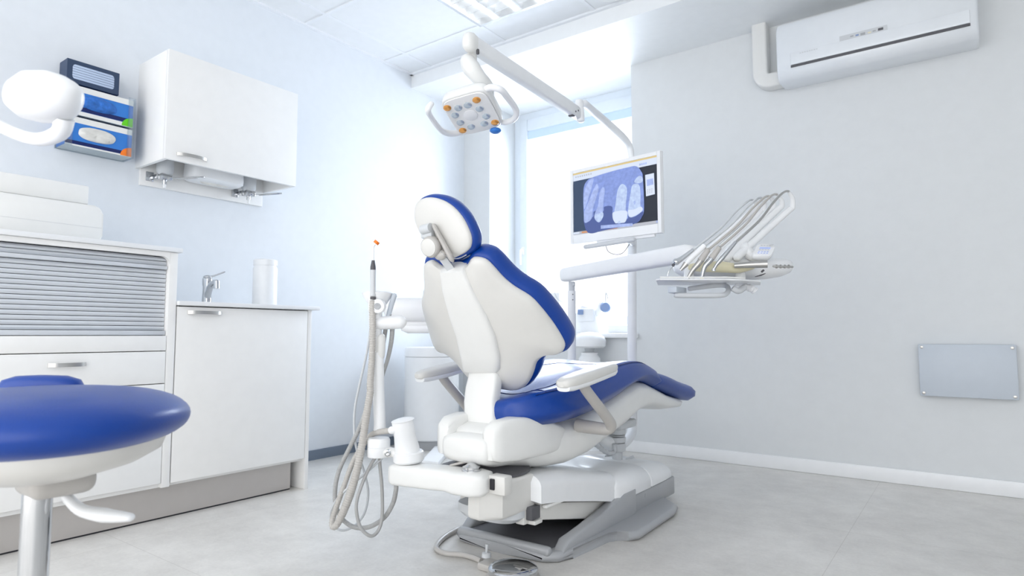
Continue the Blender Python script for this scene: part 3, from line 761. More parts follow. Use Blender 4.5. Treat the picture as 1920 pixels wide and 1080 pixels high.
# spine cover on the rear of the shell
def bp(s, t, o): return B0 + XB * s + UB * t + NB * o
SP = []
for (ul, vl, ur, vr, off) in ((826, 506, 866, 501, .020), (822, 515, 863, 508, .036), (826, 550, 880, 543, .042), (841, 605, 906, 592, .046), (853, 640, 921, 628, .048), (862, 680, 931, 668, .047), (866, 700, 932, 690, .044), (867, 704, 931, 695, .034)):
    a = hit(ul, vl, B0 + NB * off, NB); b = hit(ur, vr, B0 + NB * off, NB)
    hw = abs((b - a).dot(XB)) / 2; cy = ((a + b) / 2 - B0).dot(UB); cxx = ((a + b) / 2 - B0).dot(XB)
    SP.append((cxx, cy, hw, off))
g = G(); g.loft([ring(bp(cx_, t, off - .028), XB, NB, hw, .028, 4.5, 36) for cx_, t, hw, off in SP]); g.build('spine_cover', 'white', CH, ang=50)
# curved support from the spine down into the seat
g = G()
def sup(u0, v0, u1, v1, yy, th, p=4):
    a = P(u0, v0, y=yy); b = P(u1, v1, y=yy); return ring((a + b) / 2 + Y * th, (b - a).normalized(), V(0, 1, .1).normalized(), (b - a).length / 2, th, p, 36)
g.loft([sup(877, 690, 924, 688, 1.635, .02), sup(874, 704, 928, 701, 1.625, .025), sup(868, 725, 925, 724, 1.615, .03), sup(865, 752, 921, 752, 1.60, .03), sup(866, 778, 922, 780, 1.595, .03), sup(871, 800, 928, 806, 1.59, .03), sup(880, 815, 925, 820, 1.60, .03)])
g.build('back_support', 'white', CH, ang=50)

# --- headrest
HC = P(833, 428, y=1.40); HU = V(0, -.26, .966).normalized(); HN = V(0, -.966, -.26).normalized()
hp = [(779, 405), (781, 385), (790, 374), (803, 370), (818, 371), (835, 377), (851, 388), (866, 405), (877, 425), (884, 445), (883, 462), (875, 472), (862, 479), (850, 484), (838, 481), (822, 470), (805, 455), (790, 437), (782, 420)]
hl = [hit(u, v, HC, HN) for u, v in hp]; hl = [V((p - HC).x, (p - HC).dot(HU), 0) for p in hl]
xc = (min(p.x for p in hl) + max(p.x for p in hl)) / 2; yc = sum(p.y for p in hl) / len(hl)
hl3 = closed_smooth(hl, 3); hcen = V(xc, yc, 0)
def hring(off, sc_=1.0, gx_=0.0):
    out = []
    for p in hl3:
        d_ = (p - hcen); q = hcen + d_ * sc_ + (d_.normalized() * gx_)
        out.append(HC + X * q.x + HU * q.y + HN * off)
    return out
g = G(); g.loft([hring(-.012, 1, -.004), hring(0, 1), hring(.006, 1, -.001), hring(.011, 1, -.006), hring(.014, .86), hring(.018, .6), hring(.020, .3), hring(.020, .05)]); g.build('headrest_shell', 'warm', CH, ang=50)
g = G(); g.loft([hring(-.003, .95), hring(-.004, 1, .0), hring(-.010, 1, .006), hring(-.025, 1, .009), hring(-.042, 1, .006), hring(-.055, 1, -.004), hring(-.062, 1, -.02), hring(-.064, .6), hring(-.060, .2)]); g.build('headrest_cushion', 'blue', CH, ang=60)
def hq(u, v, o): return hit(u, v, HC + HN * o, HN)
g = G(); g.tube([hq(815, 426, .034), hq(845, 482, .034)], [.0135, .0175], 20, flat=.5, rnd=True); hb = g.build('headrest_bracket', 'tubegrey', CH)
g = G(); g.tube([hq(792, 431, .036), hq(808, 427, .036)], .0145, 18); g.box(hq(798, 440, .030) - V(.012, .01, .012), hq(806, 432, .030) + V(.012, .01, .012), .004); g.build('hinge_barrel', 'pgrey', CH)
g = G(); g.lathe([(.006, 0), (.0055, .001), (.001, .0015)], hq(807, 414, .0175), HN, 14); g.build('shell_hole', 'dark', CH)
kc = hq(807, 463, .052); KN = (HN + X * .12).normalized()
g = G(); g.lathe([(.024, -.018), (.031, -.014), (.033, .0), (.030, .008), (.027, .010), (.001, .011)], kc, KN, 36); kn = g.build('locking_knob', 'tubegrey', CH)
g = G(); g.lathe([(.026, .0102), (.026, .012), (.024, .013), (.001, .0135)], kc, KN, 36); g.build('knob_cap', 'warm', kn)
# post into the back
g = G(); a = hq(829, 482, .028); b = bp(-.003, SP[0][1] - .02, .012); g.tube([a, b], .018, 4, flat=.8); g.build('headrest_post', 'pgrey', CH)
g = G(); a = hq(826, 478, .036); g.ball(a, .02, (1.1, .7, .8)); g.build('post_joint', 'tubegrey', CH)
g = G(); chn = [hq(826, 472, .045), hq(838, 481, .04), hq(852, 485, .034), hq(864, 483, .026), hq(874, 478, .02)]
cp = catmull(chn, 14)
for p in cp[::2]: g.ball(p, .0016, u=6, v=4)
g.build('ball_chain', 'chrome', CH)

# --- armrests
for s_, y_off in ((1, 0), (-1, .02)):
    xa = CXM + s_ * .305
    A1 = V(xa, 1.60 + y_off, .572); A2 = V(xa, 1.93 + y_off, .612)
    ar = thing_part = None
    dirv = (A2 - A1).normalized(); upv = X.cross(dirv) ; upv = upv if upv.z > 0 else -upv
    stn = [(0, .012, .008), (.012, .024, .013), (.04, .032, .017), (.12, .036, .019), (.22, .036, .018), (.30, .034, .017), (.325, .026, .012), (.333, .012, .006)]
    g = G(); g.loft([ring(A1 + dirv * t, X, upv, hw, hh, 3, 28) for t, hw, hh in stn]); pad = g.build('armrest_pad', 'warm', CH, ang=60)
    g = G(); g.loft([ring(A1 + dirv * t - upv * .012, X, upv, hw * .93, hh * .9, 3, 28) for t, hw, hh in stn[1:-1]]); g.build('armrest_base', 'bright', pad, ang=60)
    E1 = V(xa + s_ * .0, 1.92, .415)
    g = G(); g.tube([A1 + dirv * .13 - upv * .015, A1 + dirv * .135 - upv * .03 + V(0, .012, -.012), E1 + V(0, -.03, .03), E1 + V(-s_ * .004, .004, -.002), E1 + V(-s_ * .03, .008, -.014), V(CXM + s_ * .17, 1.925, .405)], [.017, .017, .018, .019, .021, .023], 20, sub=5); g.build('armrest_tube', 'tubegrey', CH, ang=60)

# --- delivery mount in front under the seat
mp = P(1157, 815, d=2.75)
MT = thing('delivery_mount', (mp.x, mp.y, 0), 'pale grey stacked swivel mount under the front of the seat', 'mount')
g = G()
for z0, z1, r in ((-.07, -.035, .036), (-.032, -.008, .038), (-.005, .0, .036), (.003, .03, .038)):
    g.lathe([(r - .003, z0), (r, z0 + .003), (r, z1 - .003), (r - .003, z1)], mp + Z * 0)
g.build('swivel_rings', 'pgrey', MT)
g = G(); a = P(1140, 790, d=2.72); b = P(1186, 795, d=2.75); g.box(V(a.x - .01, a.y - .04, mp.z + .033), V(b.x + .01, b.y + .03, mp.z + .07), .012); g.prism([V(a.x, a.y - .01, mp.z + .069), V(b.x - .02, b.y - .01, mp.z + .069), V(a.x + .02, a.y - .01, mp.z + .095)], (0, .03, 0), .004); g.build('mount_head', 'pgrey', MT)
g = G(); g.tube([mp + V(-.01, 0, -.05), P(1125, 822, d=2.7), P(1095, 812, d=2.6)], [.03, .03, .026], 16, sub=4); g.build('mount_arm', 'bright', MT)
g = G(); g.tube([P(1152, 832, d=2.70), P(1152, 845, d=2.70), P(1145, 850, d=2.68), P(1133, 846, d=2.66), P(1118, 833, d=2.62), P(1106, 825, d=2.58)], [.009, .010, .011, .012, .013, .013], 14, sub=5, rib=(.024, .18)); g.build('corrugated_hose', 'pgrey', MT)
g = G(); g.cyl(V(mp.x, mp.y, 0.172), mp - Z * .07, .022); g.box((CXM - .05, 2.62, .13), (mp.x + .03, mp.y + .03, .172), .01); g.build('mount_stem', 'pgrey', MT)

# ================================================================== tall pole with monitor arm and light arm
PD = 3.37
pl = thing('equipment_pole', P(1185, 800, d=PD) * 1.0, 'tall white bent pole rising behind the foot of the chair', 'pole')
lowp = P(1186, 790, d=PD)
g = G(); g.tube([P(1152, 833, d=2.86), P(1168, 832, d=3.08), P(1183, 815, d=3.30), lowp, P(1186, 770, d=PD), P(1185, 640, d=PD), P(1185, 480, d=PD), P(1186, 330, d=PD)], [.022, .024, .025, .025, .025, .0245, .024, .0235], 24, sub=6)
g.build('lower_tube', 'bright', pl, ang=70)
g = G(); g.tube([P(1186, 332, d=PD), P(1184, 300, d=PD), P(1180, 275, d=PD), P(1168, 258, d=PD - .06), P(1140, 232, d=PD - .17), P(1112, 208, d=PD - .32), P(1096, 194, d=PD - .42)], [.017, .017, .018, .020, .020, .018, .017], 20, sub=6, rnd=True)
g.build('upper_arm', 'bright', pl, ang=70)
AD = 2.92
g = G(); g.cyl(P(1086, 190, d=AD), P(1089, 226, d=AD), .0185, n=24); g.ball(P(1086, 190, d=AD), .0185, (1, 1, .5)); g.ball(P(1089, 226, d=AD), .0185, (1, 1, .5)); g.build('elbow_joint', 'bright', pl)

# operating light with its spring arm
OL = thing('operating_light', P(885, 205, d=2.3), 'square dental operating light with two loop handles, hanging from its long arm', 'operating light')
aA = P(1082, 212, d=AD - .01); aB = P(888, 84, d=2.30)
dv = (aB - aA).normalized(); side = dv.cross(Z).normalized(); upn = side.cross(dv)
if upn.z < 0: upn = -upn
def arr(t, w_, h_, p=4): return ring(aA + (aB - aA) * t, side, upn, w_, h_, p, 28)
g = G(); g.loft([arr(-.03, .012, .020), arr(-.02, .018, .028), arr(.10, .020, .030), arr(.5, .021, .030), arr(.93, .021, .030), arr(1.0, .021, .030)]); sa = g.build('spring_arm', 'bright', OL, ang=50)
g = G(); g.loft([arr(1.0, .022, .032, 3.4), arr(1.03, .025, .035, 3.2), arr(1.055, .020, .030, 3), arr(1.065, .01, .018, 3)]); g.build('arm_end_cap', 'white', OL, ang=60)
pB = P(895, 97, d=2.285)
G().box(pB - V(.004, .004, .010), pB + V(.006, .006, .010), .003).build('arm_notch', 'dkgrey', OL)
pB = aA + dv * .05 - upn * .028
G().box(pB - V(.012, .012, .006), pB + V(.012, .012, .003), .003).build('arm_notch', 'dkgrey', OL)
for (t, o) in ((.06, -.012), (.03, .0)):
    G().lathe([(.004, 0), (.004, .0015)], aA + (aB - aA) * t - side * .0195 + upn * o, -side, 10).build('screw', 'dkgrey', OL)
nk = P(885, 100, d=2.32)
g = G(); g.tube([P(885, 84, d=2.32), P(885, 102, d=2.32)], .0135, 20); g.build('drop_tube', 'white', OL)
g = G(); g.tube([P(885, 102, d=2.32), P(885, 114, d=2.32)], .0185, 20, rnd=True); g.build('drop_collar', 'white', OL)
g = G(); g.tube([P(877, 116, d=2.31), P(884, 128, d=2.30), P(898, 146, d=2.31), P(912, 162, d=2.34), P(918, 180, d=2.37)], [.029, .033, .028, .026, .018], 24, sub=5, rnd=True); g.build('yoke', 'white', OL, ang=70)
# head
fA, fB, fC, fD = P(826, 195, d=2.25), P(908, 166, d=2.15), P(945, 236, d=2.33), P(862, 252, d=2.43)
fc = (fA + fB + fC + fD) / 4
ex = ((fB - fA) + (fC - fD)).normalized(); ey = ((fC - fB) + (fD - fA)); ey = (ey - ex * ey.dot(ex)).normalized(); en = ex.cross(ey)
if en.z < 0: en = -en
hx = (fB - fA).length * .54; hy = (fC - fB).length * .54
ex2 = ((fB - fA) + (fC - fD)).normalized(); ey2 = ((fC - fB) + (fD - fA)).normalized()
def lr(o, s_, p=5): return ring(fc + en * o, ex2, ey2, hx * s_, hy * s_, p, 48)
g = G(); g.loft([lr(0.001, .88), lr(0, .95), lr(.004, .99), lr(.012, 1.0), lr(.030, .99), lr(.040, .93), lr(.046, .80), lr(.050, .4)]); g.build('lamp_housing', 'white', OL, ang=50)
g = G(); g.loft([lr(-.001, .93), lr(-.004, .92), lr(-.005, .88), lr(-.0055, .3)]); g.build('lamp_glass', 'lampface', OL, ang=50)
pf = fc - en * .006
def lz(x, y): return hit(760 + x / 3.857, 40 + y / 3.857, pf, en)
for x, y, o in ((515, 570, 1), (303, 628, 1), (382, 627, 0), (452, 607, 0), (537, 632, 0), (360, 680, 0), (585, 687, 0), (398, 733, 0), (571, 740, 0), (648, 732, 1), (415, 790, 1), (476, 763, 0)):
    g = G(); q = lz(x, y)
    g.loft([ring(q - en * h, ex2, ey2, .0165 * r, .0155 * r, 2, 20) for h, r in ((-.002, 1), (.001, 1), (.004, .8), (.0055, .45), (.006, .05))])
    g.build('led_lens', 'lensor' if o else 'lens', OL)
g = G(); q = lz(473, 680); g.loft([ring(q - en * h, ex2, ey2, .029 * r, .029 * r, 2, 28) for h, r in ((-.002, 1), (.001, 1), (.003, .85), (.0035, .05))]); g.build('centre_disc', 'bright', OL)
def hd(pts): return [P(760 + x / 3.857, 40 + y / 3.857, d=d) for x, y, d in pts]
g = G(); g.tube(hd([(188, 600, 2.20), (165, 640, 2.20), (185, 690, 2.24), (235, 760, 2.30), (280, 800, 2.36), (340, 812, 2.40), (410, 800, 2.42)]), [.010, .0115, .010, .010, .012, .012, .012], 16, sub=5, rnd=True); g.build('handle', 'bright', OL, ang=70)
g = G(); g.tube(hd([(560, 500, 2.18), (620, 478, 2.16), (690, 495, 2.16), (735, 545, 2.20), (790, 620, 2.26), (805, 670, 2.29), (780, 710, 2.32), (735, 728, 2.34), (700, 730, 2.35)]), [.010, .012, .012, .0115, .011, .011, .011, .011, .010], 16, sub=5, rnd=True); g.build('handle', 'bright', OL, ang=70)
g = G(); g.ball(P(929, 245, d=2.36), .022, (1, 1, .5)); g.build('sensor_window', 'boxblue', OL)

# monitor
TLm, TRm = P(1069, 325, d=3.30), P(1238, 277, d=2.93)
TRm.z = TLm.z = (TLm.z + TRm.z) / 2
mx = (TRm - TLm).normalized(); mw = (TRm - TLm).length; mn = Z.cross(mx)
if mn.dot(FW) > 0: mn = -mn
mh = .388
MO = thing('monitor', TLm + mx * mw / 2 - Z * mh, 'white-framed monitor showing a tooth x-ray, fixed to the tall pole', 'monitor')
def mq(a, b, o=0.0): return TLm + mx * a - Z * b + mn * o     # a right, b down, o towards the viewer
def mbox(g, a0, a1, b0, b1, o0, o1, bev=0): 
    pts = [mq(a0, b0, o0), mq(a1, b0, o0), mq(a1, b1, o0), mq(a0, b1, o0)]; g.prism(pts, mn * (o1 - o0), bev); return g
sl = TLm
def mp2(u, v):   # photo position to screen coordinates
    p = hit(u, v, TLm, mn) - TLm; return (p.dot(mx), -p.z)
s0 = mp2(1074, 333); s1 = mp2(1230, 284); s2 = mp2(1235, 412); s3 = mp2(1076, 447)
sa0, sa1 = (s0[0] + s3[0]) / 2, (s1[0] + s2[0]) / 2; sb0, sb1 = (s0[1] + s1[1]) / 2, (s2[1] + s3[1]) / 2
g = G(); mbox(g, 0, mw, 0, mh, -.028, -.002, .006)
for a0, a1, b0, b1 in ((0, sa0, 0, mh), (sa1, mw, 0, mh), (sa0, sa1, 0, sb0), (sa0, sa1, sb1, mh)): mbox(g, a0 + .0005, a1 - .0005, b0 + .0005, b1 - .0005, -.004, .003, .001)
g.build('monitor_frame', 'bright', MO)
for nm, c_, e_ in (('scr_dark', (.01, .015, .03), .42), ('scr_navy', (.03, .06, .13), .42), ('scr_mid', (.24, .33, .72), .42), ('scr_low', (.075, .115, .34), .42), ('scr_tooth', (.52, .64, .95), .42), ('scr_root', (.40, .50, .86), .42), ('scr_pale', (.72, .80, .95), .42), ('scr_yel', (.75, .58, .25), .42), ('scr_or', (.65, .30, .13), .42), ('scr_grey', (.5, .52, .58), .42), ('scr_crown', (.70, .79, .96), .42)):
    m = mat(nm, (.01, .01, .01), .3, emit=c_, es=e_); nt = m.node_tree; b_ = nt.nodes['Principled BSDF']
    if nm in ('scr_mid', 'scr_root', 'scr_tooth'):
        tc = nt.nodes.new('ShaderNodeTexCoord'); nz = nt.nodes.new('ShaderNodeTexNoise'); nz.inputs['Scale'].default_value = 60; nz.inputs['Detail'].default_value = 6
        rp = nt.nodes.new('ShaderNodeValToRGB'); rp.color_ramp.elements[0].position = .35; rp.color_ramp.elements[1].position = .68
        rp.color_ramp.elements[0].color = (*[x * .88 for x in c_], 1); rp.color_ramp.elements[1].color = (*[min(1, x * 1.16) for x in c_], 1)
        nt.links.new(tc.outputs['Object'], nz.inputs['Vector']); nt.links.new(nz.outputs['Fac'], rp.inputs[0]); nt.links.new(rp.outputs[0], b_.inputs['Emission Color'])
    M[nm] = m
ml = ['scr_dark', 'scr_navy', 'scr_mid', 'scr_low', 'scr_tooth', 'scr_root', 'scr_pale', 'scr_yel', 'scr_or', 'scr_grey', 'scr_crown']
g = G(); o = [-.0018]
def lay(pts, m): 
    o[0] += .00022; g.use(ml.index(m)); g.plate([mq(a, b, o[0]) for a, b in pts])
def rect(a0, a1, b0, b1, m): lay([(a0, b0), (a1, b0), (a1, b1), (a0, b1)], m)
sw, sh = sa1 - sa0, sb1 - sb0
def fr_(x, y): return (sa0 + sw * x, sb0 + sh * y)
def rectf(x0, x1, y0, y1, m): rect(sa0 + sw * x0, sa0 + sw * x1, sb0 + sh * y0, sb0 + sh * y1, m)
rectf(0, 1, 0, 1, 'scr_navy'); rectf(.60, 1, .1, .955, 'scr_dark'); rectf(0, 1, 0, .025, 'scr_yel'); rectf(0, 1, .025, .125, 'scr_pale')
for k in range(8): rectf(.03 + k * .028, .045 + k * .028, .05, .075, 'scr_grey')
for k in range(4): rectf(.81 + k * .022, .825 + k * .022, .07, .10, 'scr_root')
rectf(0, 1, .955, 1, 'scr_grey'); rectf(.11, .55, .962, .99, 'scr_or'); rectf(0, .08, .96, .99, 'scr_pale'); rectf(.985, 1, .955, .99, 'boxblue' if False else 'scr_root')
def zm4(x, y): 
    a, b = mp2(1040 + x / 4.696, 260 + y / 4.696); return (a, b)
def sm(pts, m, sub=4): lay([(p.x, p.y) for p in closed_smooth([V(*zm4(x, y), 0) for x, y in pts], sub)], m)
sm([(258, 440), (285, 375), (340, 340), (500, 290), (640, 255), (720, 243), (765, 290), (780, 350), (790, 610), (770, 690), (720, 745), (600, 775), (430, 810), (330, 835), (285, 815), (265, 740), (256, 600)], 'scr_mid')
sm([(262, 700), (340, 690), (350, 640), (430, 640), (440, 600), (510, 600), (520, 690), (640, 710), (650, 660), (700, 690), (780, 640), (770, 690), (720, 745), (600, 775), (430, 810), (330, 835), (285, 815), (265, 760)], 'scr_low')
sm([(300, 380), (345, 350), (330, 430), (290, 560), (262, 620), (262, 480)], 'scr_root')
sm([(375, 400), (390, 440), (370, 520), (340, 620), (330, 700), (295, 735), (265, 735), (264, 650), (300, 560), (345, 450)], 'scr_root')
sm([(425, 430), (445, 450), (435, 540), (428, 640), (425, 700), (395, 738), (362, 715), (355, 670), (385, 590), (400, 480)], 'scr_root')
sm([(428, 650), (430, 690), (395, 735), (360, 712), (356, 675), (390, 660)], 'scr_tooth')
sm([(575, 420), (605, 400), (640, 440), (635, 540), (630, 620), (640, 690), (600, 740), (550, 745), (518, 700), (530, 640), (545, 540), (555, 470)], 'scr_tooth')
sm([(520, 650), (580, 635), (640, 640), (642, 690), (625, 735), (590, 742), (575, 725), (545, 748), (520, 715), (514, 680)], 'scr_crown')
sm([(690, 410), (745, 405), (760, 480), (760, 590), (782, 622), (750, 660), (680, 695), (650, 670), (655, 600), (670, 500)], 'scr_tooth')
sm([(655, 630), (700, 625), (760, 600), (780, 625), (745, 660), (680, 690), (655, 668)], 'scr_crown')
sm([(700, 560), (712, 545), (718, 565), (706, 585)], 'scr_root')
sm([(705, 380), (745, 330), (775, 340), (778, 380), (740, 395)], 'scr_tooth')
lay([zm4(412, 765), zm4(690, 745), zm4(692, 770), zm4(412, 795)], 'scr_root')
lay([zm4(802, 322), zm4(880, 304), zm4(888, 490), zm4(810, 510)], 'scr_pale')
lay([zm4(815, 365), zm4(872, 350), zm4(875, 405), zm4(818, 420)], 'scr_root')
for i in range(3):
    for j in range(3):
        x = 820 + i * 19; y = 450 + j * 14 - i * 4; lay([zm4(x, y), zm4(x + 10, y - 2), zm4(x + 10, y + 5), zm4(x, y + 7)], 'scr_grey')
g.build('screen', ml, MO)
g = G(); bk = mq(mw * .62, mh * .45, -.03); tgt = P(1185, 400, d=PD); tgt.z = bk.z; g.tube([bk, tgt], .022, 16); g.box(bk - V(.05, .02, .05), bk + V(.05, .02, .05), .006); g.build('monitor_bracket', 'bright', MO)
g = G(); mbox(g, mw * .30, mw * .92, mh - .004, mh + .014, -.02, -.006, .004); g.build('chin_bar', 'bright', MO)
bar = thing('keyboard_bar', P(1142, 460, d=3.0), 'thin white cylindrical bar with a loose cable under the monitor', 'bar')
g = G(); g.tube([P(1098, 463, d=3.12), P(1188, 449, d=2.98)], .0115, 16, rnd=True); g.build('bar_tube', 'pgrey', bar)
g = G(); g.tube([P(1182, 452, d=3.0), P(1186, 455, d=3.15), P(1186, 458, d=PD)], .012, 12, sub=3); g.build('clamp', 'bright', bar)
g = G(); g.tube([P(1136, 461, d=3.09), P(1141, 472, d=3.09), P(1154, 477, d=3.08), P(1168, 474, d=3.07), P(1180, 458, d=3.06)], .0022, 8, sub=6); g.build('cable', 'dkgrey', bar)

# ================================================================== delivery arm on its post
DA = 3.22
da = thing('delivery_stand', P(1072, 815, d=DA), 'thick white horizontal arm on a short post, carrying the instrument console', 'support arm')
g = G(); g.cyl(P(1072, 822, d=DA), P(1072, 545, d=DA), .0215, n=28); g.build('post', 'bright', da)
g = G(); g.cyl(P(1072, 548, d=DA), P(1072, 528, d=DA), .0165, n=24); g.box(P(1075, 533, d=DA - .02) - V(.005, .005, .008), P(1076, 531, d=DA - .02) + V(.006, .006, .006), .003); g.build('post_neck', 'pgrey', da)
g = G()
for v_ in (552, 562): g.lathe([(.003, 0), (.003, .001)], P(1074, v_, d=DA - .0215), -FW, 10)
g.build('screw', 'dkgrey', da)
g = G(); g.tube([P(1072, 820, d=DA), P(1100, 822, d=3.0), P(1140, 820, d=2.83)], .024, 16, sub=4); g.build('lower_link', 'bright', da)
e1, e2 = P(1057, 516, d=DA + .03), P(1300, 473, d=2.53); dv2 = (e2 - e1).normalized(); sd2 = dv2.cross(Z).normalized(); up2 = sd2.cross(dv2)
if up2.z < 0: up2 = -up2
def a2(t, w_, h_, p=3): return ring(e1 + (e2 - e1) * t, sd2, up2, w_, h_, p, 32)
g = G(); g.loft([a2(-.008, .016, .022), a2(0, .026, .033), a2(.02, .032, .037), a2(.12, .033, .0375), a2(.8, .034, .0385), a2(.96, .033, .037), a2(1.0, .026, .028), a2(1.01, .012, .014)]); g.build('arm_beam', 'bright', da, ang=60)

# instrument console
DC = 2.46
def z6(x, y, d=DC): return P(1220 + x / 4.5, 340 + y / 4.5, d=d)
IC = thing('instrument_console', P(1370, 500, d=DC), 'white dental instrument console with tray at the right end of the thick arm', 'instrument console')
g = G(); sc = DC / F
fwh = V(FW.x, FW.y, 0).normalized()
secs = [(1264, 501, 4, .02), (1270, 500, 12, .05), (1285, 499, 20, .07), (1310, 497, 23, .085), (1345, 499, 24, .09), (1380, 503, 22, .09), (1410, 506, 19, .09), (1440, 504, 19, .085), (1462, 502, 17, .07), (1476, 501, 12, .05), (1482, 500, 5, .02)]
g.loft([ring(P(u, v, d=DC + .09), fwh, UP, dp, hh * sc * 1.04, 2.6, 32) for u, v, hh, dp in secs]); g.build('console_body', 'bright', IC, ang=60)
g = G(); g.tube([z6(345, 725, 2.43), z6(460, 722, 2.42), z6(600, 722, 2.42), z6(740, 735, 2.43), z6(860, 720, 2.44)], [.014, .02, .022, .018, .010], 16, sub=4, rnd=True); g.build('amber_holder', 'yellow', IC, ang=60)
# five whip arms
tops = [(850, 155), (925, 138), (990, 124), (1052, 108), (1150, 82)]
elb = [(880, 235), (950, 250), (1030, 225), (1105, 215), (1195, 225)]
bas = [(430, 640), (500, 650), (570, 655), (645, 650), (730, 640)]
hpt = [(360, 575), (455, 542), (482, 580), (576, 562), (715, 515)]
for i in range(5):
    d1 = 2.50 - .012 * i
    t_, e_, b_ = tops[i], elb[i], bas[i]
    g = G(); g.tube([z6(*b_, d1), z6(b_[0] * .5 + e_[0] * .5, b_[1] * .5 + e_[1] * .5 - 5, d1 + .03), z6(e_[0] - 30, e_[1] + 22, d1 + .05), z6(e_[0], e_[1] - 5, d1 + .05), z6((e_[0] + t_[0]) / 2 + 22, (e_[1] + t_[1]) / 2 - 10, d1 + .04), z6(t_[0] + 12, t_[1] + 3, d1 + .02)], [.017, .013, .0125, .0115, .009, .006], 16, sub=5, rnd=True)
    g.build('whip_arm', 'bright', IC, ang=70)
# keypad
kp = [z6(865, 655, 2.38), z6(1015, 660, 2.38), z6(1065, 520, 2.46), z6(935, 500, 2.46)]
kc_ = sum(kp, V(0, 0, 0)) / 4; kx = (kp[1] - kp[0]).normalized(); ky = (kp[2] - kp[1] + kp[3] - kp[0]).normalized(); kn_ = kx.cross(ky).normalized()
if kn_.dot(FW) > 0: kn_ = -kn_
kw, kh = .0375, .044
kc_ = z6(958, 580, 2.41)
def kr(o, s_): return ring(kc_ + kn_ * o, kx, ky, kw * s_, kh * s_, 4.5, 40)
g = G(); g.loft([kr(-.028, .7), kr(-.024, .92), kr(-.012, 1.02), kr(-.002, 1.0), kr(.001, .95), kr(.0015, .3)]); g.build('keypad', 'bright', IC, ang=55)
g = G()
def kbox(a0, a1, b0, b1, m): g.use(m).plate([kc_ + kx * (kw * a) + ky * (kh * b) + kn_ * .0022 for a, b in ((a0, b0), (a1, b0), (a1, b1), (a0, b1))])
kbox(-.55, .55, .12, .40, 0)
for r_, (b0, m_) in enumerate(((.60, 1), (-.08, 1), (-.38, 0), (-.62, 0))):
    for c_ in range(4): kbox(-.55 + .29 * c_, -.36 + .29 * c_, b0, b0 + .13, m_)
g.build('keypad_buttons', ['scr_root', 'pgrey'], IC)
g = G(); g.tube([z6(800, 560, 2.47), z6(845, 620, 2.46), z6(900, 640, 2.44)], .022, 16, sub=4, rnd=True); g.build('keypad_neck', 'bright', IC)
g = G(); g.tube([z6(705, 712, 2.40), z6(840, 703, 2.38), z6(985, 698, 2.36)], [.0095, .0125, .0145], 24); g.build('console_handle', 'satin', IC, ang=50)
g = G(); g.tube([z6(1038, 716, 2.40), z6(1195, 722, 2.40)], .0045, 12, rnd=True)
for k in range(4): g.tube([z6(1058 + k * 34, 718, 2.40), z6(1068 + k * 34, 719, 2.40)], .0075, 12)
g.build('connector_strip', 'satin', IC)
g = G(); g.tube([z6(880, 805, 2.37), z6(930, 792, 2.37), z6(970, 776, 2.37)], [.001, .003, .001], 8, sub=3); g.tube([z6(935, 765, 2.372), z6(955, 748, 2.372)], .004, 8); g.build('vent_slot', 'dkgrey', IC)
# tray under it
g = G()
tp = [z6(45, 890, 2.30), z6(80, 878, 2.28), z6(640, 845, 2.28), z6(700, 858, 2.29), z6(760, 852, 2.30), z6(800, 838, 2.32), z6(930, 860, 2.36), z6(925, 830, 2.52), z6(700, 812, 2.52), z6(60, 850, 2.52)]
zz = sum(p.z for p in tp) / len(tp)
for p in tp: p.z = zz + (p.x - tp[0].x) * 0.0
g.prism(tp, (0, 0, .006), .002); g.build('tray', 'bright', IC)
tf = [p + Z * .008 for p in tp[1:6]]
g = G(); g.loft([[p + V(0, 0, h) + FW * o_ for o_, h in ((0, 0), (0, .005), (.004, .005), (.004, 0))] for p in tf]); g.build('tray_lip', 'white', IC)
g = G(); g.box(z6(142, 942, 2.30), z6(280, 895, 2.34) + V(0, .03, 0), .003); g.build('tray_bracket', 'panelgrey', IC)
g = G(); g.tube([z6(215, 962, 2.30), z6(400, 964, 2.30), z6(590, 962, 2.31), z6(640, 945, 2.34), z6(655, 915, 2.38), z6(640, 885, 2.42), z6(560, 878, 2.44), z6(330, 905, 2.44)], .0095, 14, sub=5, rnd=True); g.build('tray_handle', 'pgrey', IC, ang=60)
g = G(); g.tube([z6(690, 900, 2.36), z6(740, 925, 2.36), z6(790, 895, 2.38)], .012, 12, sub=3); g.build('tray_clamp', 'pgrey', IC)
g = G(); g.tube([z6(780, 885, 2.42), z6(850, 905, 2.42), z6(885, 930, 2.42)], [.010, .016, .015], 14, sub=4, rib=(.012, .2)); g.build('corrugated_hose', 'bright', IC)
g = G(); g.cyl(P(1292, 530, d=2.50), P(1292, 490, d=2.50), .02); g.cyl(P(1388, 535, d=2.46), P(1388, 500, d=2.48), .02); g.build('tray_support', 'bright', IC)

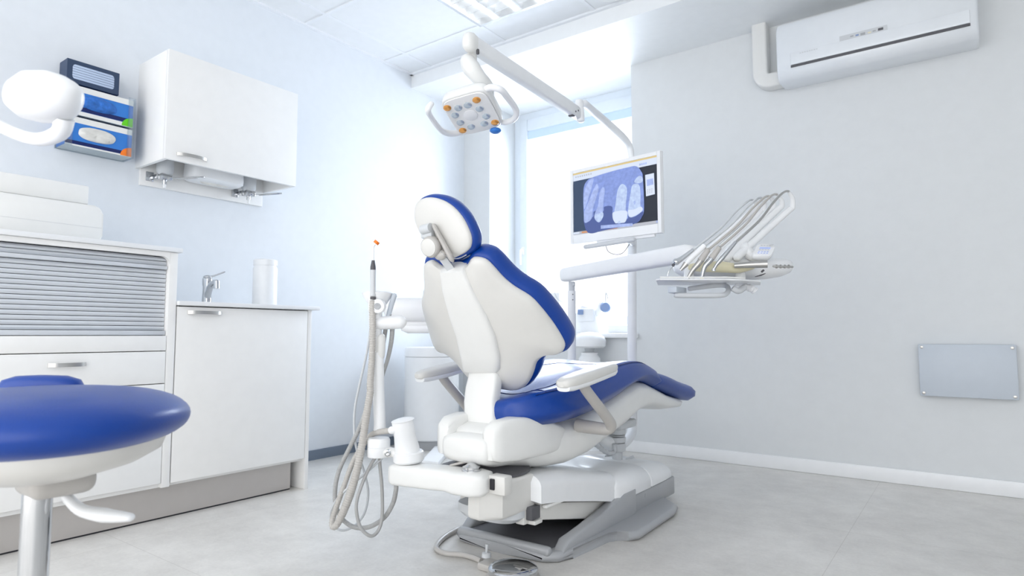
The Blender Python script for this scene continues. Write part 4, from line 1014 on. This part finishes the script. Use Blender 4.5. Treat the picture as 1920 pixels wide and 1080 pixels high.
# hoses and handpieces
LB = ['air and water syringe with a bent needle tip, nearest the left end of the console', 'white suction handpiece with a dark tip, second from the left on the console', 'chrome turbine handpiece reaching lowest to the tray, third from the left', 'chrome contra-angle handpiece with grey grip and amber tip, fourth on the console', 'slim all-chrome handpiece, rightmost in the row on the console']
jn = [[(360, 575), (265, 650), (215, 680)], [(455, 542), (330, 660), (250, 750)], [(482, 580), (410, 685), (355, 750), (312, 822)], [(576, 562), (500, 668), (455, 722), (432, 815)], [(715, 515), (600, 650), (555, 705), (532, 745)]]
rad = [[.006, .009, .012], [.010, .011, .006], [.008, .011, .008, .006], [.008, .011, .0085, .006], [.006, .009, .006, .005]]
for i in range(5):
    dd = 2.34 - .008 * i
    H = thing('handpiece', z6(*jn[i][-1], dd), LB[i], 'handpiece', 'handpieces on the instrument console')
    t_ = tops[i]; h_ = hpt[i]
    g = G(); mid = (t_[0] * .45 + h_[0] * .55, t_[1] * .45 + h_[1] * .55)
    g.tube([z6(t_[0] + 14, t_[1] + 3, 2.51 - .012 * i), z6(t_[0] - 12, t_[1] + 3, 2.50 - .012 * i), z6(t_[0] - 50, t_[1] + 28, 2.46 - .01 * i), z6(t_[0] * .75 + h_[0] * .25 - 15, t_[1] * .75 + h_[1] * .25, 2.43 - .01 * i), z6(mid[0] + 5, mid[1] + 12, 2.38 - .01 * i), z6(h_[0], h_[1], dd)], .0046, 12, sub=6)
    g.build('hose', 'pgrey' if i < 2 else 'satin' if i == 4 else 'tubegrey', H, ang=70)
    pts = [z6(x, y, dd) for x, y in jn[i]]
    if i == 0:
        g = G(); g.tube(pts, rad[0], 16, sub=4); g.ball(pts[-1], .013, (1, 1, 1)); g.build('syringe_body', 'chrome', H)
        g = G(); g.tube([z6(205, 695, dd), z6(180, 725, dd), z6(155, 755, dd), z6(143, 800, dd)], .002, 8, sub=4); g.build('needle', 'chrome', H)
        g = G(); g.ball(z6(190, 707, dd), .006); g.build('button', 'dkgrey', H)
    elif i == 1:
        g = G(); g.tube(pts, rad[1], 18, sub=4); g.build('grip', 'bright', H)
        g = G(); g.tube([z6(300, 695, dd - .004), z6(252, 750, dd - .004)], [.0115, .005], 16); g.build('tip', 'satin', H)
    else:
        g = G(); g.tube(pts, rad[i], 18, sub=4, rnd=True); g.build('grip', 'tool' if i > 2 else 'satin', H)
        if i < 4:
            g = G(); g.tube([z6(jn[i][0][0] + 3, jn[i][0][1] - 4, dd), z6(jn[i][1][0] + 12, jn[i][1][1] - 18, dd)], [.010, .0125], 18); g.build('grip_sleeve', 'tubegrey', H)
        g = G(); a_ = pts[-1]; g.cyl(a_ + V(0, 0, .004), a_ - V(0, 0, .005), .007, n=14); g.build('head', 'chrome' if i != 3 else 'yellow', H)

# ================================================================== assistant column on its arm
AC_ = thing('assistant_arm', P(830, 895, d=2.0), 'white swing arm at the left of the chair base, carrying the suction column', 'support arm')
g = G()
pa = [(738, 886, .026), (752, 886, .034), (800, 892, .035), (860, 898, .034), (905, 904, .035), (921, 906, .026)]
aL = P(744, 887, d=1.99); aR = P(912, 904, d=1.86)
dv3 = (aR - aL); dv3.z = 0; L3 = dv3.length; dv3.normalize(); sd3 = V(-dv3.y, dv3.x, 0)
zc3 = .295
def a3(t, w_, h_, dz=0, p=5): q = aL + dv3 * (L3 * t); q.z = zc3 + dz; return ring(q, sd3, Z, w_, h_, p, 40)
zc3 = (aL.z + aR.z) / 2
g.loft([a3(-.05, .022, .018), a3(-.03, .034, .028), a3(.02, .042, .033), a3(.4, .044, .034), a3(.62, .046, .033), a3(.72, .052, .034, -.004), a3(.9, .054, .036, -.004), a3(1.0, .046, .032, -.004), a3(1.04, .03, .02, -.004)])
g.build('arm_housing', 'white', AC_, ang=50)
g = G(); q = aL + dv3 * (L3 * .84); q.z = zc3 + .03; g.lathe([(.030, -.01), (.030, .004), (.027, .006), (.027, .012), (.018, .016), (.01, .022), (.001, .024)], q); g.build('lock_cap', 'chrome', AC_)
g = G(); q2 = aL + dv3 * (L3 * 1.07); g.box((q2.x - .012, q2.y - .01, zc3 - .03), (q2.x + .05, q2.y + .03, zc3 + .025), .006); g.build('arm_hinge', 'warm', AC_)
g = G(); q3 = P(924, 908, d=1.84); g.box(q3 - V(.008, .006, .016), q3 + V(.008, .008, .016), .002); g.build('hinge_gap', 'dark', AC_)
# suction column
SD = 2.02
SC = thing('suction_column', P(712, 840, d=SD), 'slim white column with a small bowl-shaped head, left of the chair', 'column')
def z7(x, y, d=SD): return P(600 + x / 3.377, 420 + y / 3.377, d=d)
def z8(x, y, d=SD): return P(600 + x / 3.6, 720 + y / 3.6, d=d)
def sp(u, v, r, d=SD): return (P(u, v, d=d), r)
g = G(); pts = [P(712, 806, d=SD), P(712, 790, d=SD), P(710, 740, d=SD), P(709, 660, d=SD)]; g.tube(pts, [.020, .0185, .0185, .0175], 24, sub=3); g.build('post', 'bright', SC)
g = G(); g.tube([P(711, 670, d=SD), P(712, 664, d=SD), P(713, 634, d=SD), P(712, 628, d=SD)], [.014, .017, .017, .010], 20, sub=3); g.build('post_joint', 'white', SC)
g = G(); g.tube([P(706, 664, d=SD + .005), P(704, 600, d=SD + .005), P(706, 570, d=SD + .005), P(707, 555, d=SD + .005)], [.014, .022, .022, .018], 20, sub=4, rnd=True); g.build('head_post', 'bright', SC)
hc = P(708, 549, d=SD + .02)
g = G(); g.lathe([(.012, -.058), (.024, -.045), (.046, -.012), (.050, -.002), (.046, .002), (.036, -.006), (.001, -.012)], hc); g.build('bowl_head', 'bright', SC)
g = G(); g.tube([P(704, 606, d=SD), P(750, 604, d=SD)], .0215, 24, rnd=True); g.build('side_holder', 'bright', SC)
kc2 = P(709, 574, d=SD - .02); g = G(); g.lathe([(.021, -.012), (.0245, -.006), (.0245, .006), (.021, .011), (.001, .012)], kc2, -FW, 32); kk = g.build('holder_knob', 'bright', SC)
g = G(); g.lathe([(.0105, .012), (.0105, .014), (.006, .0145), (.001, .013)], kc2, -FW, 24); g.build('knob_screw', 'grey', kk)
g = G(); g.tube([P(697, 560, d=SD - .015), P(697, 582, d=SD - .015)], .0115, 18, rnd=True); g.build('tool_clip', 'white', SC)
# pivot housing and bracket at the foot of the column
g = G(); q = z8(397, 425, 2.0); g.lathe([(.034, -.030), (.036, -.027), (.036, .0), (.0345, .001), (.036, .002), (.036, .022), (.032, .029), (.001, .031)], q, n=36); g.build('pivot_housing', 'bright', SC)
g = G(); g.tube([z8(400, 455, 2.0), z8(500, 465, 1.985), z8(600, 505, 1.985)], [.030, .020, .026], 20, sub=3, flat=.7); g.build('bracket', 'white', SC)
g = G(); q = z8(457, 466, 1.965); g.lathe([(.010, -.01), (.010, .003), (.006, .005), (.001, .003)], q, -FW, 20); g.build('bracket_bolt', 'chrome', SC)
# suction filter cup
fc_ = z8(598, 500, 1.985); ft = z8(555, 240, 1.985); axf = (ft - fc_).normalized(); hf = (ft - fc_).length
FCp = thing('suction_cup', fc_, 'leaning white cylindrical suction filter standing on the swing arm', 'suction filter')
g = G(); g.lathe([(.043, -.012), (.0485, -.006), (.0485, .018), (.045, .022)], fc_, (axf + Z * 1.5).normalized(), 36); g.build('collar', 'bright', FCp)
g = G(); g.lathe([(.040, .0), (.039, .03), (.034, hf * .60), (.0345, hf * .61), (.034, hf * .97)], fc_, axf, 36); g.build('cup_body', 'bright', FCp)
g = G(); g.lathe([(.0355, hf * .965), (.037, hf * .985), (.034, hf * 1.0), (.02, hf * 1.03), (.001, hf * 1.04)], fc_, (axf + X * .02).normalized(), 36); g.build('cap', 'bright', FCp)
g = G(); g.tube([z8(520, 308, 1.97), z8(485, 312, 1.97)], [.010, .0125], 18, rnd=True); g.build('hose_port', 'bright', FCp)
# curing light with big hose
CL = thing('curing_light', z7(335, 470, 2.0), 'slim upright curing light with plain white guide and orange tip, on the suction column', 'curing light')
hd_ = 1.995
g = G(); g.tube([z7(336, 455, hd_), z7(336, 350, hd_), z7(336, 290, hd_)], [.0090, .0088, .0098], 18); g.build('grip', 'pgrey', CL)
g = G(); g.tube([z7(336, 290, hd_), z7(336, 272, hd_), z7(337, 230, hd_)], [.0088, .0088, .0048], 18); g.tube([z7(336, 476, hd_), z7(336, 460, hd_)], .0092, 18); g.build('collar', 'dkgrey', CL)
g = G(); g.tube([z7(337, 232, hd_), z7(337, 160, hd_), z7(338, 143, hd_), z7(348, 128, hd_)], .0036, 12, sub=3); g.build('light_guide', 'lightguide', CL)  # guide has one plain near-white colour
g = G(); g.box(z7(358, 117, hd_) - V(.0075, .006, .005), z7(358, 117, hd_) + V(.0075, .006, .005), .001, Matrix.Rotation(radians(38), 3, FW)); g.build('tip_shield', 'orange', CL)
# hoses
hs = thing('suction_hose', z8(95, 960, 1.99), 'thick ribbed suction hose looping down left of the column', 'hose', None)
g = G(); g.tube([z7(334, 485, 1.995), z7(332, 540, 1.995), z7(333, 700, 1.99), z7(328, 850, 1.99), z7(318, 1010, 1.985), z8(338, 60, 1.985), z8(315, 200, 1.985), z8(285, 400, 1.985), z8(245, 600, 1.98), z8(190, 780, 1.98), z8(125, 930, 1.985), z8(92, 965, 1.995), z8(82, 930, 2.01), z8(105, 845, 2.03), z8(165, 680, 2.04), z8(225, 520, 2.045), z8(300, 400, 2.045), z8(345, 345, 2.03), z8(395, 325, 2.00), z8(480, 314, 1.97)], [.0105, .0105, .0105, .0105, .0115, .012, .0125, .0125, .013, .0135, .014, .013, .0105, .0095, .009, .009, .009, .009, .0095, .0095], 14, sub=8, rib=(.0075, .14)); g.build('hose_tube', 'hoseb', hs, ang=80)
h2 = thing('saliva_hose', z8(100, 860, 2.0), 'narrower ribbed grey hose hanging beside the thick one, hooked on the column head', 'hose')
g = G(); g.tube([z7(440, 570, 2.03), z7(420, 640, 2.04), z7(400, 760, 2.06), z7(375, 900, 2.07), z8(320, 150, 2.07), z8(265, 300, 2.07), z8(190, 450, 2.06), z8(130, 580, 2.06), z8(103, 700, 2.06), z8(108, 820, 2.06), z8(150, 910, 2.06), z8(230, 965, 2.05), z8(330, 965, 2.04), z8(430, 905, 2.03), z8(490, 810, 2.02), z8(512, 720, 2.0), z8(514, 670, 2.0)], .0078, 12, sub=8, rib=(.006, .12)); g.build('hose_tube', 'hose', h2, ang=80)
g = G(); g.tube([z7(470, 455, 2.03), z7(455, 500, 2.03), z7(432, 585, 2.03)], [.0085, .0085, .0075], 16, sub=3, rnd=True); g.build('holder_sleeve', 'panelgrey', h2)
g = G(); g.tube([z7(462, 458, 2.03), z7(488, 450, 2.03)], .0042, 10); g.build('nozzle', 'panelgrey', h2)
h3 = thing('syringe_hose', z8(350, 1025, 2.0), 'smooth thin grey hose in a wide loop under the pivot housing', 'hose')
g = G(); g.tube([z8(375, 492, 2.0), z8(330, 570, 2.0), z8(275, 700, 1.98), z8(245, 820, 1.97), z8(262, 940, 1.97), z8(305, 1005, 1.97), z8(355, 1025, 1.98), z8(400, 975, 2.0), z8(420, 880, 2.01), z8(418, 700, 2.02), z8(405, 560, 2.02), z8(402, 500, 2.01)], .0055, 10, sub=8); g.build('hose_tube', 'hose', h3, ang=80)
h4 = thing('power_cord', z8(170, 985, 2.1), 'thin pale cord hanging furthest left and crossing the hose loops', 'cord')
g = G(); g.tube([z7(322, 640, 2.08), z7(300, 800, 2.09), z7(250, 1020, 2.1), z8(235, 170, 2.1), z8(232, 320, 2.1), z8(250, 450, 2.1), z8(300, 600, 2.1), z8(325, 740, 2.1), z8(300, 870, 2.1), z8(240, 950, 2.1), z8(160, 988, 2.08), z8(95, 960, 2.07), z8(68, 890, 2.06), z8(100, 800, 2.05), z8(190, 700, 2.03), z8(310, 600, 2.02), z8(420, 500, 2.01)], .0042, 10, sub=8); g.build('hose_tube', 'pgrey', h4, ang=80)
h5 = thing('instrument_hose', z7(460, 660, 2.04), 'grey ribbed hose dropping behind the side holder of the column', 'hose')
g = G(); g.tube([z7(460, 640, 2.04), z7(452, 740, 2.05), z7(430, 850, 2.06), z7(400, 950, 2.07), z8(400, 60, 2.07), z8(400, 200, 2.06)], [.0085, .008, .007, .006, .005, .005], 12, sub=6, rib=(.006, .12)); g.build('hose_tube', 'hose', h5, ang=80)

# cuspidor unit behind the backrest
UD = 2.75
CU = thing('cuspidor_unit', P(850, 600, d=UD), 'white rounded cuspidor unit partly hidden behind the left edge of the backrest', 'cuspidor')
g = G(); c0 = P(795, 583, d=UD); su = UD / F
def cr(u0, u1, v, w_, p=3.5): 
    a = P(u0, v, d=UD); b = P(u1, v, d=UD); return ring((a + b) / 2, RT, fwh, (b - a).length / 2, w_, p, 40)
g.loft([cr(725, 905, 561, .09), cr(720, 910, 566, .11), cr(719, 912, 580, .115), cr(726, 908, 595, .11), cr(745, 900, 603, .10)]); g.build('unit_body', 'bright', CU, ang=60)
g = G(); g.loft([cr(756, 898, 599, .09), cr(753, 900, 606, .09), cr(753, 900, 610, .09), cr(754, 899, 611, .088), cr(752, 900, 612, .09), cr(754, 899, 620, .09), cr(766, 890, 625, .08)]); g.build('lower_tray', 'bright', CU, ang=60)
g = G(); b_ = P(897, 900, d=UD); g.cyl(V(b_.x, b_.y, 0), V(b_.x, b_.y, P(900, 605, d=UD).z), .03); g.cyl(V(b_.x, b_.y, 0), V(b_.x, b_.y, .02), .045); g.build('unit_column', 'bright', CU)

# foot pedal
pc = P(962, 1064, z=.035)
FP = thing('foot_pedal', (pc.x, pc.y, 0), 'round chrome-domed foot pedal on the floor in front of the chair base', 'foot pedal')
g = G(); g.lathe([(.078, 0), (.080, .004), (.078, .014), (.07, .016)], (pc.x, pc.y, 0), n=48); q = P(917, 1060, z=.01); g.box((q.x - .025, q.y - .03, 0), (q.x + .03, q.y + .03, .022), .006); g.build('pedal_base', 'tubegrey', FP)
g = G(); g.lathe([(.066, .016), (.072, .020), (.073, .034), (.069, .039), (.055, .043), (.03, .047), (.001, .049)], (pc.x, pc.y, 0), n=48); g.build('chrome_dome', 'chrome', FP)
q = P(912, 1044, z=.022); g = G(); g.lathe([(.015, .022), (.014, .034), (.008, .036)], (q.x, q.y, 0)); g.tube([(q.x, q.y, .034), (q.x + .003, q.y, .062)], [.003, .006], 10); g.build('toggle', 'pgrey', FP)
g = G()
def z1_(x, y, z=.010): return P(720 + x / 3.376, 760 + y / 3.376, z=z)
g.tube([z1_(615, 985), z1_(560, 962), z1_(490, 945), z1_(400, 938), z1_(340, 915), z1_(335, 880), z1_(400, 820), z1_(500, 770, .012), z1_(600, 735, .02), z1_(700, 700, .045), z1_(790, 690, .06)], .0085, 14, sub=6); 
FPc = g.build('pedal_cord', 'tubegrey', FP, ang=70)

# ================================================================== near stool on the left
sd = 1.08
sc0 = P(78, 790, d=sd)
ST = thing('operator_stool', (sc0.x, sc0.y, 0), 'blurred blue-cushioned stool close to the camera at the left edge', 'stool')
def sring(r, z, rx=1.0): return ring((sc0.x, sc0.y, z), RT, fwh, r * rx, r, 2.3, 48)
z_t = P(150, 728, d=sd).z; z_b = P(150, 840, d=sd).z; rs = (P(320, 790, d=sd) - P(78, 790, d=sd)).length
g = G(); H_ = z_t - z_b
prs = []
for k in range(-9, 11):
    a = radians(k * 9); zz = z_b + H_ * .46 + (H_ * .46 if a < 0 else H_ * .54) * sin(a); prs.append(sring(rs * max(.02, cos(a) ** (.42 if a < 0 else .62)), zz))
prs[0] = sring(rs * .45, z_b)
g.loft(prs); g.build('seat', 'blue', ST, ang=70)
g = G(); g.loft([sring(rs * .84, z_b + .014), sring(rs * .80, z_b - .010), sring(rs * .66, z_b - .028), sring(rs * .40, z_b - .045), sring(rs * .05, z_b - .048)]); g.build('seat_shell', 'warm', ST, ang=70)
g = G(); cc = P(105, 900, d=sd); g.box((cc.x - .05, cc.y - .05, P(100, 925, d=sd).z), (cc.x + .05, cc.y + .05, z_b - .03), .02, seg=4); g.build('mechanism', 'tubegrey', ST)
g = G(); g.tube([P(120, 925, d=sd), P(150, 955, d=sd), P(195, 966, d=sd), P(240, 970, d=sd)], [.010, .013, .017, .011], 20, sub=5, flat=.7, rnd=True); g.build('lever', 'bright', ST, ang=70)
g = G(); g.lathe([(.022, .08), (.022, sc0.z - .1)], (sc0.x, sc0.y, 0)); g.build('gas_column', 'chrome', ST)
for k in range(5):
    a = radians(72 * k + 160); dx = V(cos(a), sin(a), 0); c5 = V(sc0.x, sc0.y, 0)
    g = G(); g.tube([c5 + Z * .09, c5 + dx * .12 + Z * .085, c5 + dx * .26 + Z * .065], [.025, .02, .013], 14, sub=3, rnd=True); lg = g.build('leg', 'satin', ST)
    g = G(); side_ = Z.cross(dx); g.cyl(c5 + dx * .26 + Z * .025 - side_ * .018, c5 + dx * .26 + Z * .025 + side_ * .018, .025); g.build('caster', 'dkgrey', lg)
g = G(); bc_ = P(78, 716, d=sd + .2); g.loft([ring(bc_ + V(0, 0, h), RT, fwh, .085 * s_, .03 * s_, 2.6, 32) for h, s_ in ((-.03, .8), (-.01, 1), (.004, .9), (.012, .6), (.014, .1))]); g.build('seat_bump', 'blue', ST, ang=70)

# near lamp head at the upper left
lc = P(95, 185, d=1.15)
NL = thing('examination_lamp', lc, 'blurred smooth white lamp head poking in at the left edge before the glove boxes', 'lamp')
g = G(); s1 = 1.15 / F
g.loft([ring(P(u, v, d=1.15), (UP * 1.0 + RT * .25).normalized(), fwh, r * s1, r * s1 * .9, 2.2, 28) for u, v, r in ((151, 182, 3), (149, 184, 14), (143, 187, 24), (132, 188, 35), (112, 186, 44), (85, 182, 48), (50, 178, 44), (25, 176, 28), (18, 175, 6))]); g.build('lamp_head', 'bright', NL, ang=70)
g = G(); g.tube([P(120, 222, d=1.16), P(110, 250, d=1.17), P(60, 260, d=1.2), P(-20, 225, d=1.3), P(-120, 150, d=1.4)], [.018, .015, .012, .012, .012], 16, sub=5); g.build('lamp_arm', 'bright', NL, ang=70)
e_ = P(-120, 150, d=1.4); g = G(); g.cyl(V(e_.x, e_.y, 0), e_ + Z * .02, .015); g.lathe([(.14, 0), (.14, .015), (.02, .03)], (e_.x, e_.y, 0)); g.build('lamp_stand', 'bright', NL)
